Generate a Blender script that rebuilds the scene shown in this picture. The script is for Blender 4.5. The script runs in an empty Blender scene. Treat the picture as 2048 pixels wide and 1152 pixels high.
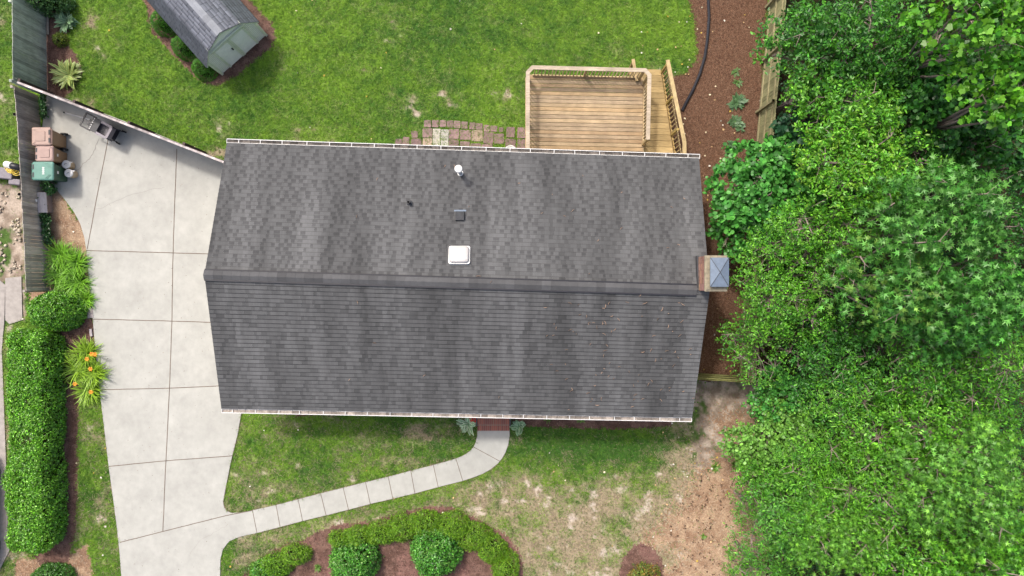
import bpy, math
import numpy as np
from mathutils import Vector
R = math.radians
sc = bpy.context.scene
COL = sc.collection

# ------------------------------------------------------------------ camera, sky, sun, exposure
CAM_H = 26.3                       # drone height over the lawn, looking straight down
FPX = 1384.0                       # focal length in photograph pixels (2048 wide)
cam_d = bpy.data.cameras.new("camera"); cam = bpy.data.objects.new("camera", cam_d); COL.objects.link(cam)
cam.location = (0, 0, CAM_H); cam.rotation_euler = (0, 0, 0)
cam_d.sensor_width = 36; cam_d.lens = 36 * FPX / 2048; cam_d.clip_end = 1500; cam_d.clip_start = 0.1
sc.camera = cam
SUN_EL = 57.0; SUN_AZ = math.atan2(-0.62, 0.78)
w = bpy.data.worlds.new("World"); sc.world = w; w.use_nodes = True
nt = w.node_tree; sky = nt.nodes.new("ShaderNodeTexSky"); sky.sky_type = 'NISHITA'; sky.sun_disc = False
sky.sun_elevation = R(SUN_EL); sky.sun_rotation = SUN_AZ; sky.dust_density = 6.0; sky.air_density = 1.0; sky.ozone_density = 1.0
bg = nt.nodes["Background"]; bg.inputs[1].default_value = 0.15
ov = nt.nodes.new("ShaderNodeMix"); ov.data_type = 'RGBA'; ov.blend_type = 'MULTIPLY'; ov.inputs[0].default_value = 1; ov.inputs[7].default_value = (1.0, 1.0, 0.97, 1)
nt.links.new(sky.outputs[0], ov.inputs[6]); nt.links.new(ov.outputs[2], bg.inputs[0])
sd = bpy.data.lights.new("sun", 'SUN'); sd.energy = 1.7; sd.angle = R(5); sd.color = (1.0, 0.96, 0.90)
sun = bpy.data.objects.new("sun", sd); COL.objects.link(sun)
ce = math.cos(R(SUN_EL))
sun.rotation_euler = Vector((0.62 * ce, -0.78 * ce, -math.sin(R(SUN_EL)))).to_track_quat('-Z', 'Y').to_euler()
sc.view_settings.view_transform = 'Standard'; sc.view_settings.look = 'None'
sc.view_settings.exposure = 0.60; sc.view_settings.gamma = 1

# ------------------------------------------------------------------ helpers
def P(px, py, z=0.0):
    k = (CAM_H - z) / FPX
    return ((px - 1024) * k, (576 - py) * k, z)
def S(r, g, b):
    f = lambda c: (c / 255 / 12.92) if c / 255 <= 0.04045 else ((c / 255 + 0.055) / 1.055) ** 2.4
    return (f(r), f(g), f(b))
_tab = np.random.default_rng(5).random((256, 256))
def vn(x, y, s=0):
    x = x + s * 17.31; y = y + s * 7.77
    xi = np.floor(x).astype(int); yi = np.floor(y).astype(int); fx = x - xi; fy = y - yi
    fx = fx * fx * (3 - 2 * fx); fy = fy * fy * (3 - 2 * fy)
    a = _tab[xi & 255, yi & 255]; b = _tab[(xi + 1) & 255, yi & 255]; c = _tab[xi & 255, (yi + 1) & 255]; d = _tab[(xi + 1) & 255, (yi + 1) & 255]
    return (a * (1 - fx) + b * fx) * (1 - fy) + (c * (1 - fx) + d * fx) * fy
def fbm(x, y, s=0, o=4):
    t = 0; a = 0.5; n = 0
    for i in range(o):
        t = t + a * vn(x * 2 ** i, y * 2 ** i, s + i * 3); n += a; a *= 0.55
    return t / n
def sst(e0, e1, x):
    t = np.clip((x - e0) / (e1 - e0), 0, 1); return t * t * (3 - 2 * t)
def inpoly(x, y, poly):
    r = np.zeros(x.shape, bool); n = len(poly)
    for i in range(n):
        x0, y0 = poly[i]; x1, y1 = poly[(i + 1) % n]
        if y0 == y1: continue
        c = ((y0 > y) != (y1 > y)) & (x < (x1 - x0) * (y - y0) / (y1 - y0) + x0)
        r ^= c
    return r

def tag(o, label=None, cat=None, group=None, kind=None):
    if label: o['label'] = label
    if cat: o['category'] = cat
    if group: o['group'] = group
    if kind: o['kind'] = kind
    return o
def empty(name, loc, label, cat, group=None, rz=0):
    o = bpy.data.objects.new(name, None); COL.objects.link(o); o.location = loc; o.rotation_euler = (0, 0, rz)
    o.empty_display_size = 0.2
    return tag(o, label, cat, group)
def link(name, me, m, parent=None, smooth=False):
    o = bpy.data.objects.new(name, me); COL.objects.link(o)
    if m: me.materials.append(m)
    if parent: o.parent = parent
    if smooth:
        me.polygons.foreach_set("use_smooth", [True] * len(me.polygons))
    return o
def npmesh(name, V, F, m, C=None, parent=None, smooth=False):
    """V (n,3), F (k,3 or 4), C (n,3) point colours"""
    me = bpy.data.meshes.new(name); V = np.asarray(V, np.float32); F = np.asarray(F, np.int32)
    k = F.shape[1]
    me.vertices.add(len(V)); me.vertices.foreach_set("co", V.ravel())
    me.loops.add(F.size); me.loops.foreach_set("vertex_index", F.ravel())
    me.polygons.add(len(F)); me.polygons.foreach_set("loop_start", np.arange(0, F.size, k, dtype=np.int32))
    if C is not None:
        a = me.color_attributes.new("col", 'FLOAT_COLOR', 'POINT')
        cc = np.ones((len(V), 4), np.float32); cc[:, :3] = C; a.data.foreach_set("color", cc.ravel())
    me.update(calc_edges=True); me.validate()
    return link(name, me, m, parent, smooth)

class MB:
    def __init__(s): s.v = []; s.f = []; s.c = []; s.cc = (1, 1, 1)
    def add(s, vs, fs):
        n = len(s.v); s.v += [tuple(p) for p in vs]; s.f += [tuple(i + n for i in f) for f in fs]; s.c += [s.cc] * len(vs)
        return s
    def box(s, x, y, z, sx, sy, sz, rz=0, col=None, rx=0):
        """centre x,y; bottom z"""
        if col: s.cc = col
        cr, sr = math.cos(rz), math.sin(rz); vs = []
        for k in (0, 1):
            for a, b in ((-1, -1), (1, -1), (1, 1), (-1, 1)):
                u, v = a * sx / 2, b * sy / 2
                vs.append((x + u * cr - v * sr, y + u * sr + v * cr, z + k * sz))
        return s.add(vs, [(3, 2, 1, 0), (4, 5, 6, 7), (0, 1, 5, 4), (1, 2, 6, 5), (2, 3, 7, 6), (3, 0, 4, 7)])
    def beam(s, a, b, wx, wz, up=(0, 0, 1)):
        a = Vector(a); b = Vector(b); d = (b - a).normalized(); upv = Vector(up)
        r = d.cross(upv)
        if r.length < 1e-4: r = d.cross(Vector((0, 1, 0)))
        r.normalize(); u = r.cross(d).normalized(); vs = []
        for q in (a, b):
            for i, j in ((-1, -1), (1, -1), (1, 1), (-1, 1)):
                vs.append(q + r * (i * wx / 2) + u * (j * wz / 2))
        return s.add(vs, [(3, 2, 1, 0), (4, 5, 6, 7), (0, 1, 5, 4), (1, 2, 6, 5), (2, 3, 7, 6), (3, 0, 4, 7)])
    def rings(s, rs, cap=True):
        n = len(rs[0]); vs = [p for r in rs for p in r]; fs = []
        for k in range(len(rs) - 1):
            for i in range(n):
                j = (i + 1) % n; fs.append((k * n + i, k * n + j, (k + 1) * n + j, (k + 1) * n + i))
        if cap:
            fs.append(tuple(range(n - 1, -1, -1))); fs.append(tuple((len(rs) - 1) * n + i for i in range(n)))
        return s.add(vs, fs)
    def tube(s, pts, rad, n=6, cap=True):
        pts = [Vector(p) for p in pts]; rs = []
        if not hasattr(rad, '__len__'): rad = [rad] * len(pts)
        for i, p in enumerate(pts):
            d = (pts[min(i + 1, len(pts) - 1)] - pts[max(i - 1, 0)]).normalized()
            u = d.cross(Vector((0, 0, 1)))
            if u.length < 1e-3: u = Vector((1, 0, 0))
            u.normalize(); v = d.cross(u)
            rs.append([tuple(p + (u * math.cos(2 * math.pi * k / n) + v * math.sin(2 * math.pi * k / n)) * rad[i]) for k in range(n)])
        return s.rings(rs, cap)
    def lathe(s, x, y, prof, n=20):
        return s.rings([[(x + r * math.cos(2 * math.pi * k / n), y + r * math.sin(2 * math.pi * k / n), z) for k in range(n)] for r, z in prof])
    def prism(s, poly, z0, z1):
        n = len(poly)
        return s.rings([[(x, y, z0) for x, y in poly], [(x, y, z1) for x, y in poly]])
    def build(s, name, m, parent=None, bevel=0, smooth=False):
        me = bpy.data.meshes.new(name); me.from_pydata(s.v, [], s.f)
        a = me.color_attributes.new("col", 'FLOAT_COLOR', 'POINT')
        a.data.foreach_set("color", np.array([(*c, 1) for c in s.c], np.float32).ravel())
        me.update(); o = link(name, me, m, parent, smooth)
        if bevel:
            b = o.modifiers.new("bevel", 'BEVEL'); b.width = bevel; b.segments = 2; b.limit_method = 'ANGLE'
        return o
def rrect(w, d, r, z, n=4, ox=0, oy=0):
    out = []
    for cx, cy, a0 in ((w / 2 - r, d / 2 - r, 0), (-w / 2 + r, d / 2 - r, 90), (-w / 2 + r, -d / 2 + r, 180), (w / 2 - r, -d / 2 + r, 270)):
        for k in range(n):
            a = R(a0 + 90 * k / (n - 1)); out.append((ox + cx + r * math.cos(a), oy + cy + r * math.sin(a), z))
    return out

# ------------------------------------------------------------------ materials
def mat(name, col=(1, 1, 1), rough=0.7, attr=False, nz=None, var=0.25, bump=0, bscale=60, metal=0, trans=0, spec=0.4, stretch=None, nz2=None, var2=0.2, tint=None):
    m = bpy.data.materials.new(name); m.use_nodes = True; t = m.node_tree; N = t.nodes; L = t.links
    b = N["Principled BSDF"]; b.inputs["Roughness"].default_value = rough; b.inputs["Metallic"].default_value = metal
    b.inputs["Specular IOR Level"].default_value = spec
    tc = N.new("ShaderNodeTexCoord"); mp = N.new("ShaderNodeMapping"); L.new(tc.outputs["Object"], mp.inputs[0])
    if stretch: mp.inputs["Scale"].default_value = stretch
    if attr:
        a = N.new("ShaderNodeAttribute"); a.attribute_name = "col"; src = a.outputs["Color"]
        if col != (1, 1, 1):
            q = N.new("ShaderNodeMix"); q.data_type = 'RGBA'; q.blend_type = 'MULTIPLY'; q.inputs[0].default_value = 1
            L.new(src, q.inputs[6]); q.inputs[7].default_value = (*col, 1); src = q.outputs[2]
    else:
        a = N.new("ShaderNodeRGB"); a.outputs[0].default_value = (*col, 1); src = a.outputs[0]
    for sc_, vr, st in ((nz, var, mp), (nz2, var2, None)):
        if not sc_: continue
        n = N.new("ShaderNodeTexNoise"); n.inputs["Scale"].default_value = sc_; n.inputs["Detail"].default_value = 6; n.inputs["Roughness"].default_value = 0.65
        L.new((mp if st else tc).outputs[0 if st else "Object"], n.inputs["Vector"])
        r = N.new("ShaderNodeMapRange"); r.inputs[1].default_value = 0.28; r.inputs[2].default_value = 0.72
        r.inputs[3].default_value = 1 - vr; r.inputs[4].default_value = 1 + vr
        L.new(n.outputs["Fac"], r.inputs[0])
        q = N.new("ShaderNodeMix"); q.data_type = 'RGBA'; q.blend_type = 'MULTIPLY'; q.inputs[0].default_value = 1
        L.new(src, q.inputs[6]); L.new(r.outputs[0], q.inputs[7]); src = q.outputs[2]
        if tint and not st:
            q2 = N.new("ShaderNodeMix"); q2.data_type = 'RGBA'; L.new(n.outputs["Fac"], q2.inputs[0]); L.new(src, q2.inputs[6])
            q2.inputs[7].default_value = (*tint, 1); src = q2.outputs[2]
    L.new(src, b.inputs["Base Color"])
    if bump:
        n = N.new("ShaderNodeTexNoise"); n.inputs["Scale"].default_value = bscale; n.inputs["Detail"].default_value = 4
        L.new(mp.outputs[0], n.inputs["Vector"]); bn = N.new("ShaderNodeBump"); bn.inputs["Strength"].default_value = bump; bn.inputs["Distance"].default_value = 0.01
        L.new(n.outputs["Fac"], bn.inputs["Height"]); L.new(bn.outputs[0], b.inputs["Normal"])
    if trans:
        tr = N.new("ShaderNodeBsdfTranslucent"); mx = N.new("ShaderNodeMixShader"); mx.inputs[0].default_value = trans
        hs = N.new("ShaderNodeHueSaturation"); hs.inputs["Value"].default_value = 1.5; hs.inputs["Saturation"].default_value = 1.1
        hs.inputs["Hue"].default_value = 0.485
        L.new(src, hs.inputs["Color"]); L.new(hs.outputs[0], tr.inputs[0])
        L.new(b.outputs[0], mx.inputs[1]); L.new(tr.outputs[0], mx.inputs[2]); L.new(mx.outputs[0], N["Material Output"].inputs[0])
    return m
M = {}
M['lawn'] = mat("lawn_soil", attr=True, rough=0.95, nz=14, var=0.28, nz2=3, var2=0.12, bump=0.6, bscale=40, spec=0.1)
M['mulch'] = mat("mulch", attr=True, rough=0.95, nz=30, var=0.4, nz2=5, var2=0.15, bump=0.9, bscale=45, spec=0.1)
M['straw'] = mat("pine_straw", attr=True, rough=0.95, nz=24, var=0.35, bump=0.9, bscale=50, spec=0.1)
M['grass'] = mat("grass_blades", attr=True, rough=0.7, trans=0.25, spec=0.15)
M['chip'] = mat("bark_chips", attr=True, rough=0.9, spec=0.1)
M['leaf'] = mat("foliage", attr=True, rough=0.42, trans=0.2, spec=0.45)
M['gloss_leaf'] = mat("glossy_foliage", attr=True, rough=0.32, trans=0.15, spec=0.5)
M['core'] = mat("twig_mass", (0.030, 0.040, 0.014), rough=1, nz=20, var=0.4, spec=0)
M['bark'] = mat("bark", (0.24, 0.185, 0.165), rough=0.9, nz=20, var=0.35)
M['concrete'] = mat("concrete", (0.392, 0.388, 0.360), rough=0.85, nz=5.0, var=0.07, stretch=(1.0, .8, 1), nz2=1.1, var2=0.12, bump=0.2, bscale=80, spec=0.2)
M['stone_concrete'] = mat("old_concrete", (0.33, 0.30, 0.28), rough=0.9, nz=6, var=0.2)
M['joint'] = mat("joint", (0.16, 0.125, 0.10), rough=1, nz=8, var=0.3)
M['crack'] = mat("crack", (0.24, 0.22, 0.20), rough=1)
M['white'] = mat("white_metal", (0.68, 0.67, 0.66), rough=0.45, nz=6, var=0.04)
M['dome'] = mat("dome_plastic", (0.50, 0.47, 0.46), rough=0.35, nz=5, var=0.12)
M['debris'] = mat("gutter_debris", (0.30, 0.26, 0.23), attr=True, rough=0.95, nz=9, var=0.45)
M['brick'] = mat("chimney_brick", (0.27, 0.15, 0.12), rough=0.9, nz=9, var=0.35, nz2=40, var2=0.25)
M['crown'] = mat("mortar_crown", (0.25, 0.215, 0.155), rough=0.95, nz=9, var=0.35)
M['tin'] = mat("painted_tin", (0.15, 0.19, 0.25), rough=0.5, nz=6, var=0.18, metal=0.3)
M['dark'] = mat("dark_metal", (0.045, 0.046, 0.052), rough=0.5, nz=10, var=0.3)
M['black'] = mat("black_plastic", (0.02, 0.02, 0.026), rough=0.4, nz=10, var=0.2)
M['grey_metal'] = mat("grey_metal", (0.17, 0.155, 0.18), rough=0.4, metal=0.2, nz=8, var=0.2)
M['paint_metal'] = mat("pale_green_siding", (0.85, 0.84, 0.79), rough=0.6, nz=5, var=0.07)
M['trim'] = mat("cream_trim", (0.68, 0.70, 0.58), rough=0.6, nz=8, var=0.1)
M['rubber'] = mat("rubber", (0.02, 0.02, 0.02), rough=0.8)
M['glass'] = mat("window_glass", (0.05, 0.06, 0.07), rough=0.1, spec=0.6)
M['wall'] = mat("house_siding", (0.55, 0.53, 0.48), rough=0.7, nz=4, var=0.06)
M['red_paint'] = mat("red_car_paint", (0.20, 0.02, 0.02), rough=0.3, spec=0.6)
M['yellow'] = mat("yellow_plastic", (0.75, 0.55, 0.08), rough=0.5)
def wood(name, col, attr=True, st=(1, 10, 10), var=0.30, var2=0.26):
    return mat(name, col, attr=attr, rough=0.85, nz=3.0, var=var, stretch=st, nz2=1.5, var2=var2, bump=0.2, bscale=8, spec=0.15)
M['deckx'] = wood("deck_wood", (1, 1, 1))
M['decky'] = wood("rail_wood", (1, 1, 1), st=(10, 1, 10))
M['fence_grey'] = mat("weathered_fence", attr=True, rough=0.95, nz=4, var=0.3, stretch=(6, 6, 0.8), nz2=1.2, var2=0.25, spec=0.1)
M['shingle'] = mat("shingles", attr=True, rough=0.92, nz=1.2, var=0.30, stretch=(1.3, 0.16, 0.16), nz2=45, var2=0.14, spec=0.15)
M['shed_shingle'] = mat("shed_shingles", attr=True, rough=0.9, nz=3, var=0.15, nz2=50, var2=0.12, spec=0.15)
M['paver'] = mat("paver", attr=True, rough=0.95, nz=12, var=0.22, nz2=2, var2=0.15, bump=0.4)
M['bin'] = mat("bin_plastic", attr=True, rough=0.45, nz=7, var=0.1, spec=0.4)

# brick steps: real brick texture
def brickmat():
    m = mat("step_brick", (0.3, 0.1, 0.07), rough=0.9); t = m.node_tree; N = t.nodes; L = t.links
    bt = N.new("ShaderNodeTexBrick"); tc = N.new("ShaderNodeTexCoord"); mp = N.new("ShaderNodeMapping"); mp.inputs["Rotation"].default_value = (0, 0, R(90))
    L.new(tc.outputs["Object"], mp.inputs[0]); L.new(mp.outputs[0], bt.inputs[0])
    bt.inputs["Color1"].default_value = (0.32, 0.11, 0.075, 1); bt.inputs["Color2"].default_value = (0.20, 0.075, 0.06, 1); bt.inputs["Mortar"].default_value = (0.26, 0.19, 0.165, 1)
    bt.inputs["Scale"].default_value = 1; bt.inputs["Brick Width"].default_value = 0.3; bt.inputs["Row Height"].default_value = 0.075; bt.inputs["Mortar Size"].default_value = 0.006
    bt.offset = 0.0
    L.new(bt.outputs[0], N["Principled BSDF"].inputs["Base Color"])
    return m
M['step'] = brickmat()

# ------------------------------------------------------------------ ground regions (plan coordinates in photo pixels on the ground)
DRIVE = [(92,196),(88,240),(80,300),(84,345),(108,372),(130,398),(150,425),(162,448),(170,475),(174,500),(178,545),(184,600),(188,650),(193,710),(203,800),(211,866),(219,935),(226,985),(234,1045),(240,1100),(244,1152),(252,1240),
         (441,1240),(441,1152),(441.6,1119),(446.4,1098),(459,1082),(478.7,1073),(514.8,1065),(506,1020),(482,1024.6),(466,1025.6),(455,1022),(449,1014),(447,1003),(450,985),(457,950),(465,912),(476,868),(484,822),(500,700),(545,345),(485,342),(447,322),(300,262),(150,204),(100,186)]
PATH_U = [(506,1020),(553,1009.5),(597,998),(642,986),(687,975),(731.6,963.7),(777,953),(822,941),(867,929.5),(895,922),(912,916.7),(924,912),(933,907),(941,901),(947.6,893),(952,883),(954.5,872),(955.6,858)]
PATH_L = [(1019,858),(1019,872),(1016.5,888),(1011,904),(1004,916),(996,926),(981,938),(966,946.5),(950,953),(925.7,961),(876.7,973.4),(830,986),(786,996.5),(741,1007),(697.6,1018.6),(652.7,1029.8),(606,1041),(561,1053),(514.8,1065)]
PATH = PATH_U + PATH_L
HOUSE = [(480,340),(1375,350),(1375,800),(480,800)]
SHEDP = [(360,-40),(534,68),(443,149),(300,0),(300,-40)]
MULCH = {
 'side': [(88,-160),(150,-160),(141,0),(137,38),(136,76),(141,95),(155,111),(160,122),(164,150),(157,168),(141,187),(130,200),(84,186)],
 'shed': [(240,-160),(252,-60),(285,0),(294,18),(296,41),(305,66),(329,92),(349,115),(372,137),(392,155),(412,168),(428,172),(451,167),(478,148.5),(511,120),(540,99),(551,80),(552,62),(545,47),(519,21),(499,0),(440,-60),(380,-160)],
 'front': [(440,1250),(470,1180),(485,1152),(498,1138),(520,1114),(569,1090),(607,1079),(633,1063),(665,1052),(714,1043),(745,1042),(778,1031),(811,1021),(859,1011),(904,1013),(955,1038),(988,1055),(1022,1077),(1041,1109),(1048,1152),(1048,1250)],
 'island': [(1238,1152),(1242,1125),(1254,1103),(1270,1090),(1285,1087),(1302,1093),(1318,1110),(1326,1130),(1328,1152),(1330,1250),(1235,1250)],
 'eave': [(1022,800),(1022,846),(1045,853),(1100,855),(1200,859),(1300,858),(1345,852),(1350,800)],
 'eave2': [(560,800),(560,828),(600,833),(680,830),(685,800)],
 'hedge': [(120,600),(180,590),(188,650),(192,690),(160,800),(156,900),(155,1000),(152,1060),(140,1120),(100,1160),(60,1100),(100,900)],
}
STRAW_R = [(1378,-160),(1378,0),(1384,30),(1392,70),(1398,100),(1392,125),(1374,142),(1340,160),(1300,320),(1380,330),(1380,735),(1400,758),(1480,758),(1498,600),(1515,300),(1535,0),(1545,-160)]
STRAW_L = [(60,370),(108,372),(150,425),(167,462),(176,510),(184,600),(60,620)]
STRAW_B = [(-150,1130),(20,1112),(70,1118),(120,1120),(175,1090),(185,1135),(175,1260),(-150,1260)]
STRAW_F = [(1326,1260),(1326,1130),(1316,1104),(1296,1086),(1330,1050),(1360,1010),(1385,960),(1425,905),(1450,840),(1600,800),(1600,1260)]
DIRT_F = [(1375,758),(1520,755),(1600,800),(1600,900),(1450,960),(1400,980),(1385,900),(1375,860)]
NEIGH = [(-150,372),(50,366),(54,640),(-150,700)]
NEIGH_C = [(-150,560),(0,560),(12,570),(10,640),(5,700),(20,1100),(0,1140),(-150,1140)]
def region(px, py):
    wx = px + (fbm(px / 26, py / 26, 11) - .5) * 16; wy = py + (fbm(px / 26, py / 26, 31) - .5) * 16
    r = np.zeros(px.shape, int)
    r[inpoly(wx, wy, DIRT_F)] = 5
    r[inpoly(wx + (fbm(px / 45, py / 45, 3, 5) - .5) * 150, wy + (fbm(px / 40, py / 40, 8, 5) - .5) * 60, STRAW_F)] = 3
    r[inpoly(wx, wy, STRAW_R)] = 2
    r[(wx > 1540 - (wy) * 0.085) & (wy < 760)] = 4
    r[(wy > 760) & (wx > 1530 + (fbm(px / 40, py / 40, 77) - .5) * 60)] = 4
    r[(wy < 760) & (px < 1640) & inpoly(wx, wy, STRAW_R)] = 2
    for p in (STRAW_L, STRAW_B): r[inpoly(wx, wy, p)] = 3
    r[inpoly(wx, wy, NEIGH)] = 5
    hx = px + (fbm(px / 14, py / 14, 12) - .5) * 5; hy = py + (fbm(px / 14, py / 14, 35) - .5) * 5
    for p in MULCH.values(): r[inpoly(hx, hy, p)] = 1
    r[px < 30] = np.where(inpoly(px, py, NEIGH), 5, 0)[px < 30]
    return r
def blob(px, py, cx, cy, rx, ry):
    return np.exp(-(((px - cx) / rx) ** 2 + ((py - cy) / ry) ** 2))
def dryness(px, py):
    n = fbm(px / 55, py / 45, 41, 5); n2 = fbm(px / 16, py / 12, 51, 3); n3 = fbm(px / 30, py / 24, 55, 4); jx = (fbm(px / 20, py / 20, 57) - .5) * 50; jy = (fbm(px / 20, py / 20, 59) - .5) * 50; px = px + jx; py = py + jy
    d = 0.20 + 0 * px
    d = d + 0.22 * blob(px, py, 190, 60, 50, 50) + 0.18 * blob(px, py, 720, 220, 160, 50) + 0.55 * blob(px, py, 735, 145, 26, 12) + 0.55 * blob(px, py, 820, 212, 14, 20) + 0.8 * blob(px, py, 890, 195, 30, 16)
    d = d + 0.7 * blob(px, py, 1010, 180, 12, 14) + 0.6 * blob(px, py, 430, 305, 30, 16) + 0.5 * blob(px, py, 175, 215, 30, 14) + .25 * blob(px, py, 450, 250, 80, 30) + .5 * blob(px, py, 1340, 160, 25, 20) + .35 * blob(px, py, 1025, 245, 25, 40)
    d = d + 0.6 * blob(px, py, 178, 45, 22, 14) + 0.3 * blob(px, py, 600, 270, 80, 16)
    f = sst(815, 850, py) * sst(430, 480, px)
    front = 0.38 + 0.22 * sst(960, 1060, py + (px - 900) * 0.05) + 0.20 * sst(860, 960, px) * sst(880, 985, py) + 0.35 * sst(1280, 1390, px)
    front = front - 0.5 * blob(px, py, 1160, 885, 170, 34) - 0.2 * blob(px, py, 1070, 950, 110, 30) - 0.12 * blob(px, py, 600, 900, 110, 60)
    front = front + 0.35 * blob(px, py, 860, 860, 70, 16) + .35 * blob(px, py, 1035, 875, 14, 18) + .2 * blob(px, py, 1000, 990, 60, 25) + 0.25 * blob(px, py, 820, 870, 50, 14)
    d = d * (1 - f) + front * f
    s = sst(800, 830, py) * (1 - sst(240, 260, px)); d = d * (1 - s) + 0.34 * s
    nb = (1 - sst(30, 45, px)); d = d * (1 - nb) + 0.45 * nb
    return np.clip(d + (n - .5) * 0.7 + (n2 - .5) * 0.65 + (n3 - .5) * .6, 0, 1)
def lush(px, py):                    # dark healthy grass against yellow-green grass
    n = fbm(px / 90, py / 70, 61, 3)
    v = 0.42 + (n - .5) * 1.1 + (fbm(px / 14, py / 12, 67, 3) - .5) * 1.1 + 0.7 * blob(px, py, 1160, 885, 200, 45) + 0.3 * blob(px, py, 900, 60, 250, 60) + 0.35 * blob(px, py, 800, 890, 120, 50) + .35 * blob(px, py, 870, 150, 90, 60) - 0.4 * blob(px, py, 650, 60, 130, 60) - .25 * blob(px, py, 200, 80, 60, 100)
    return np.clip(v, 0, 1)
G_Y = np.array([0.190, 0.330, 0.038]); G_D = np.array([0.064, 0.160, 0.028]); PGR = np.array([0.250, 0.320, 0.100]); G_M = np.array([0.100, 0.190, 0.032])
TAN = np.array([0.37, 0.305, 0.205]); SOIL = np.array([0.20, 0.155, 0.115]); PALE = np.array([0.46, 0.39, 0.33])
def mix3(a, b, t): return a + (b - a) * t[..., None]
def backness(px, py): return np.clip(1 - sst(760, 840, py), 0, 1)
def lawncol(px, py):
    d = dryness(px, py); l = lush(px, py); TANL = mix3(TAN, PGR, backness(px, py) * (1 - sst(.55, .8, d)))
    g = mix3(G_Y, G_D, l)
    c = mix3(g * 0.85, TANL * 0.85, sst(0.22, 1.0, d))
    c = mix3(c, SOIL * 1.1, sst(0.55, 0.8, fbm(px / 9, py / 9, 71, 3)) * (0.35 - .2 * backness(px, py)))
    c = mix3(c, PALE, sst(0.60, 0.76, fbm(px / 22, py / 18, 81, 4)) * sst(0.45, 0.7, d) * 0.9)
    return c
def regcol(r, px, py):
    n = fbm(px / 12, py / 12, 91, 4); n2 = fbm(px / 70, py / 70, 95, 3)
    if r == 0: return lawncol(px, py)
    if r == 1:
        c = mix3(np.array([0.110, 0.062, 0.049]), np.array([0.190, 0.112, 0.090]), sst(.3, .7, n))
        pk = sst(1000, 1020, py) * sst(480, 500, px) * sst(0.45, 0.65, fbm(px / 30, py / 30, 97))
        edge = 1 - np.clip(np.abs(np.hypot((px - 860) / 1.25, py - 1180) - 150) / 28, 0, 1)
        return mix3(c, np.array([0.26, 0.135, 0.12]), np.clip(pk * 0.35 + edge * 0.5 * (py > 1000) * (px < 1100), 0, .8))
    if r == 2: return mix3(np.array([0.105, 0.050, 0.033]), np.array([0.21, 0.115, 0.075]), sst(.3, .7, n * .6 + n2 * .4))
    if r == 3: return mix3(np.array([0.25, 0.155, 0.10]), np.array([0.42, 0.30, 0.20]), sst(.3, .7, n * .7 + n2 * .3))
    if r == 4: return mix3(np.array([0.035, 0.028, 0.016]), np.array([0.075, 0.05, 0.03]), sst(.3, .7, n))
    c = mix3(np.array([0.22, 0.17, 0.13]), np.array([0.40, 0.33, 0.27]), sst(.3, .7, n))
    return mix3(c, np.array([0.07, 0.12, 0.03]), sst(.52, .66, fbm(px / 25, py / 25, 99)))
step = 3.0
gx = np.arange(-160, 2230, step); gy = np.arange(-160, 1330, step)
GX, GY = np.meshgrid(gx, gy, indexing='ij')
HZ = (fbm(GX / 40, GY / 40, 101) - .5) * 0.03 + (fbm(GX / 5, GY / 5, 105, 2) - .5) * 0.03
HZ = HZ - 0.01
ctrx = GX[:-1, :-1] + step / 2; ctry = GY[:-1, :-1] + step / 2
_rj = np.random.default_rng(2)
def softreg(px, py, rng):
    r = region(px + rng.normal(0, 1.6, px.shape), py + rng.normal(0, 1.6, px.shape)); r2 = region(px + rng.normal(0, 12, px.shape), py + rng.normal(0, 12, px.shape))
    return np.where(np.isin(r, (0, 3, 5)) & np.isin(r2, (0, 3, 5)) & (px > 1000), r2, r)
REG = softreg(ctrx, ctry, _rj)
idx = np.arange(GX.size).reshape(GX.shape)
names = {0: ('lawn', 'lawn'), 1: ('mulch_bed', 'mulch'), 2: ('pine_straw_bed', 'straw'), 3: ('straw_ground', 'straw'), 4: ('forest_floor', 'mulch'), 5: ('bare_soil', 'lawn')}
for r, (nm, mk) in names.items():
    ii, jj = np.nonzero(REG == r)
    F = np.stack([idx[ii, jj], idx[ii, jj + 1], idx[ii + 1, jj + 1], idx[ii + 1, jj]], 1)
    u, inv = np.unique(F, return_inverse=True); F = inv.reshape(F.shape)
    X = GX.ravel()[u]; Y = GY.ravel()[u]
    V = np.stack([(X - 1024) * CAM_H / FPX, (576 - Y) * CAM_H / FPX, HZ.ravel()[u]], 1)
    tag(npmesh(nm, V, F, M[mk], regcol(r, X, Y)), kind='structure')
mb = MB(); mb.cc = (0.12, 0.18, 0.04); mb.add([(-300, -300, -0.06), (300, -300, -0.06), (300, 300, -0.06), (-300, 300, -0.06)], [(0, 1, 2, 3)])
tag(mb.build("ground", M['lawn']), kind='structure')

def slab(name, poly, z0, z1, m):
    pts = [P(x, y)[:2] for x, y in poly]
    import mathutils.geometry as mg
    tris = mg.tessellate_polygon([[Vector((x, y, 0)) for x, y in pts]])
    n = len(pts); b = MB()
    top = [(x, y, z1) for x, y in pts]; bot = [(x, y, z0) for x, y in pts]
    b.add(top + bot, [tuple(t) for t in tris] + [(i, (i + 1) % n, n + (i + 1) % n, n + i) for i in range(n)])
    o = b.build(name, m)
    import bmesh
    bm = bmesh.new(); bm.from_mesh(o.data); bmesh.ops.recalc_face_normals(bm, faces=bm.faces); bm.to_mesh(o.data); bm.free()
    # make sure top faces point up
    if o.data.polygons[0].normal.z < 0: o.data.flip_normals()
    return o
ZS = 0.045
tag(slab("driveway", DRIVE, -0.1, ZS, M['concrete']), kind='structure')
tag(slab("path", PATH, -0.1, ZS, M['concrete']), kind='structure')
tag(slab("neighbour_driveway", NEIGH_C, -0.1, 0.04, M['stone_concrete']), kind='structure')
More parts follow.
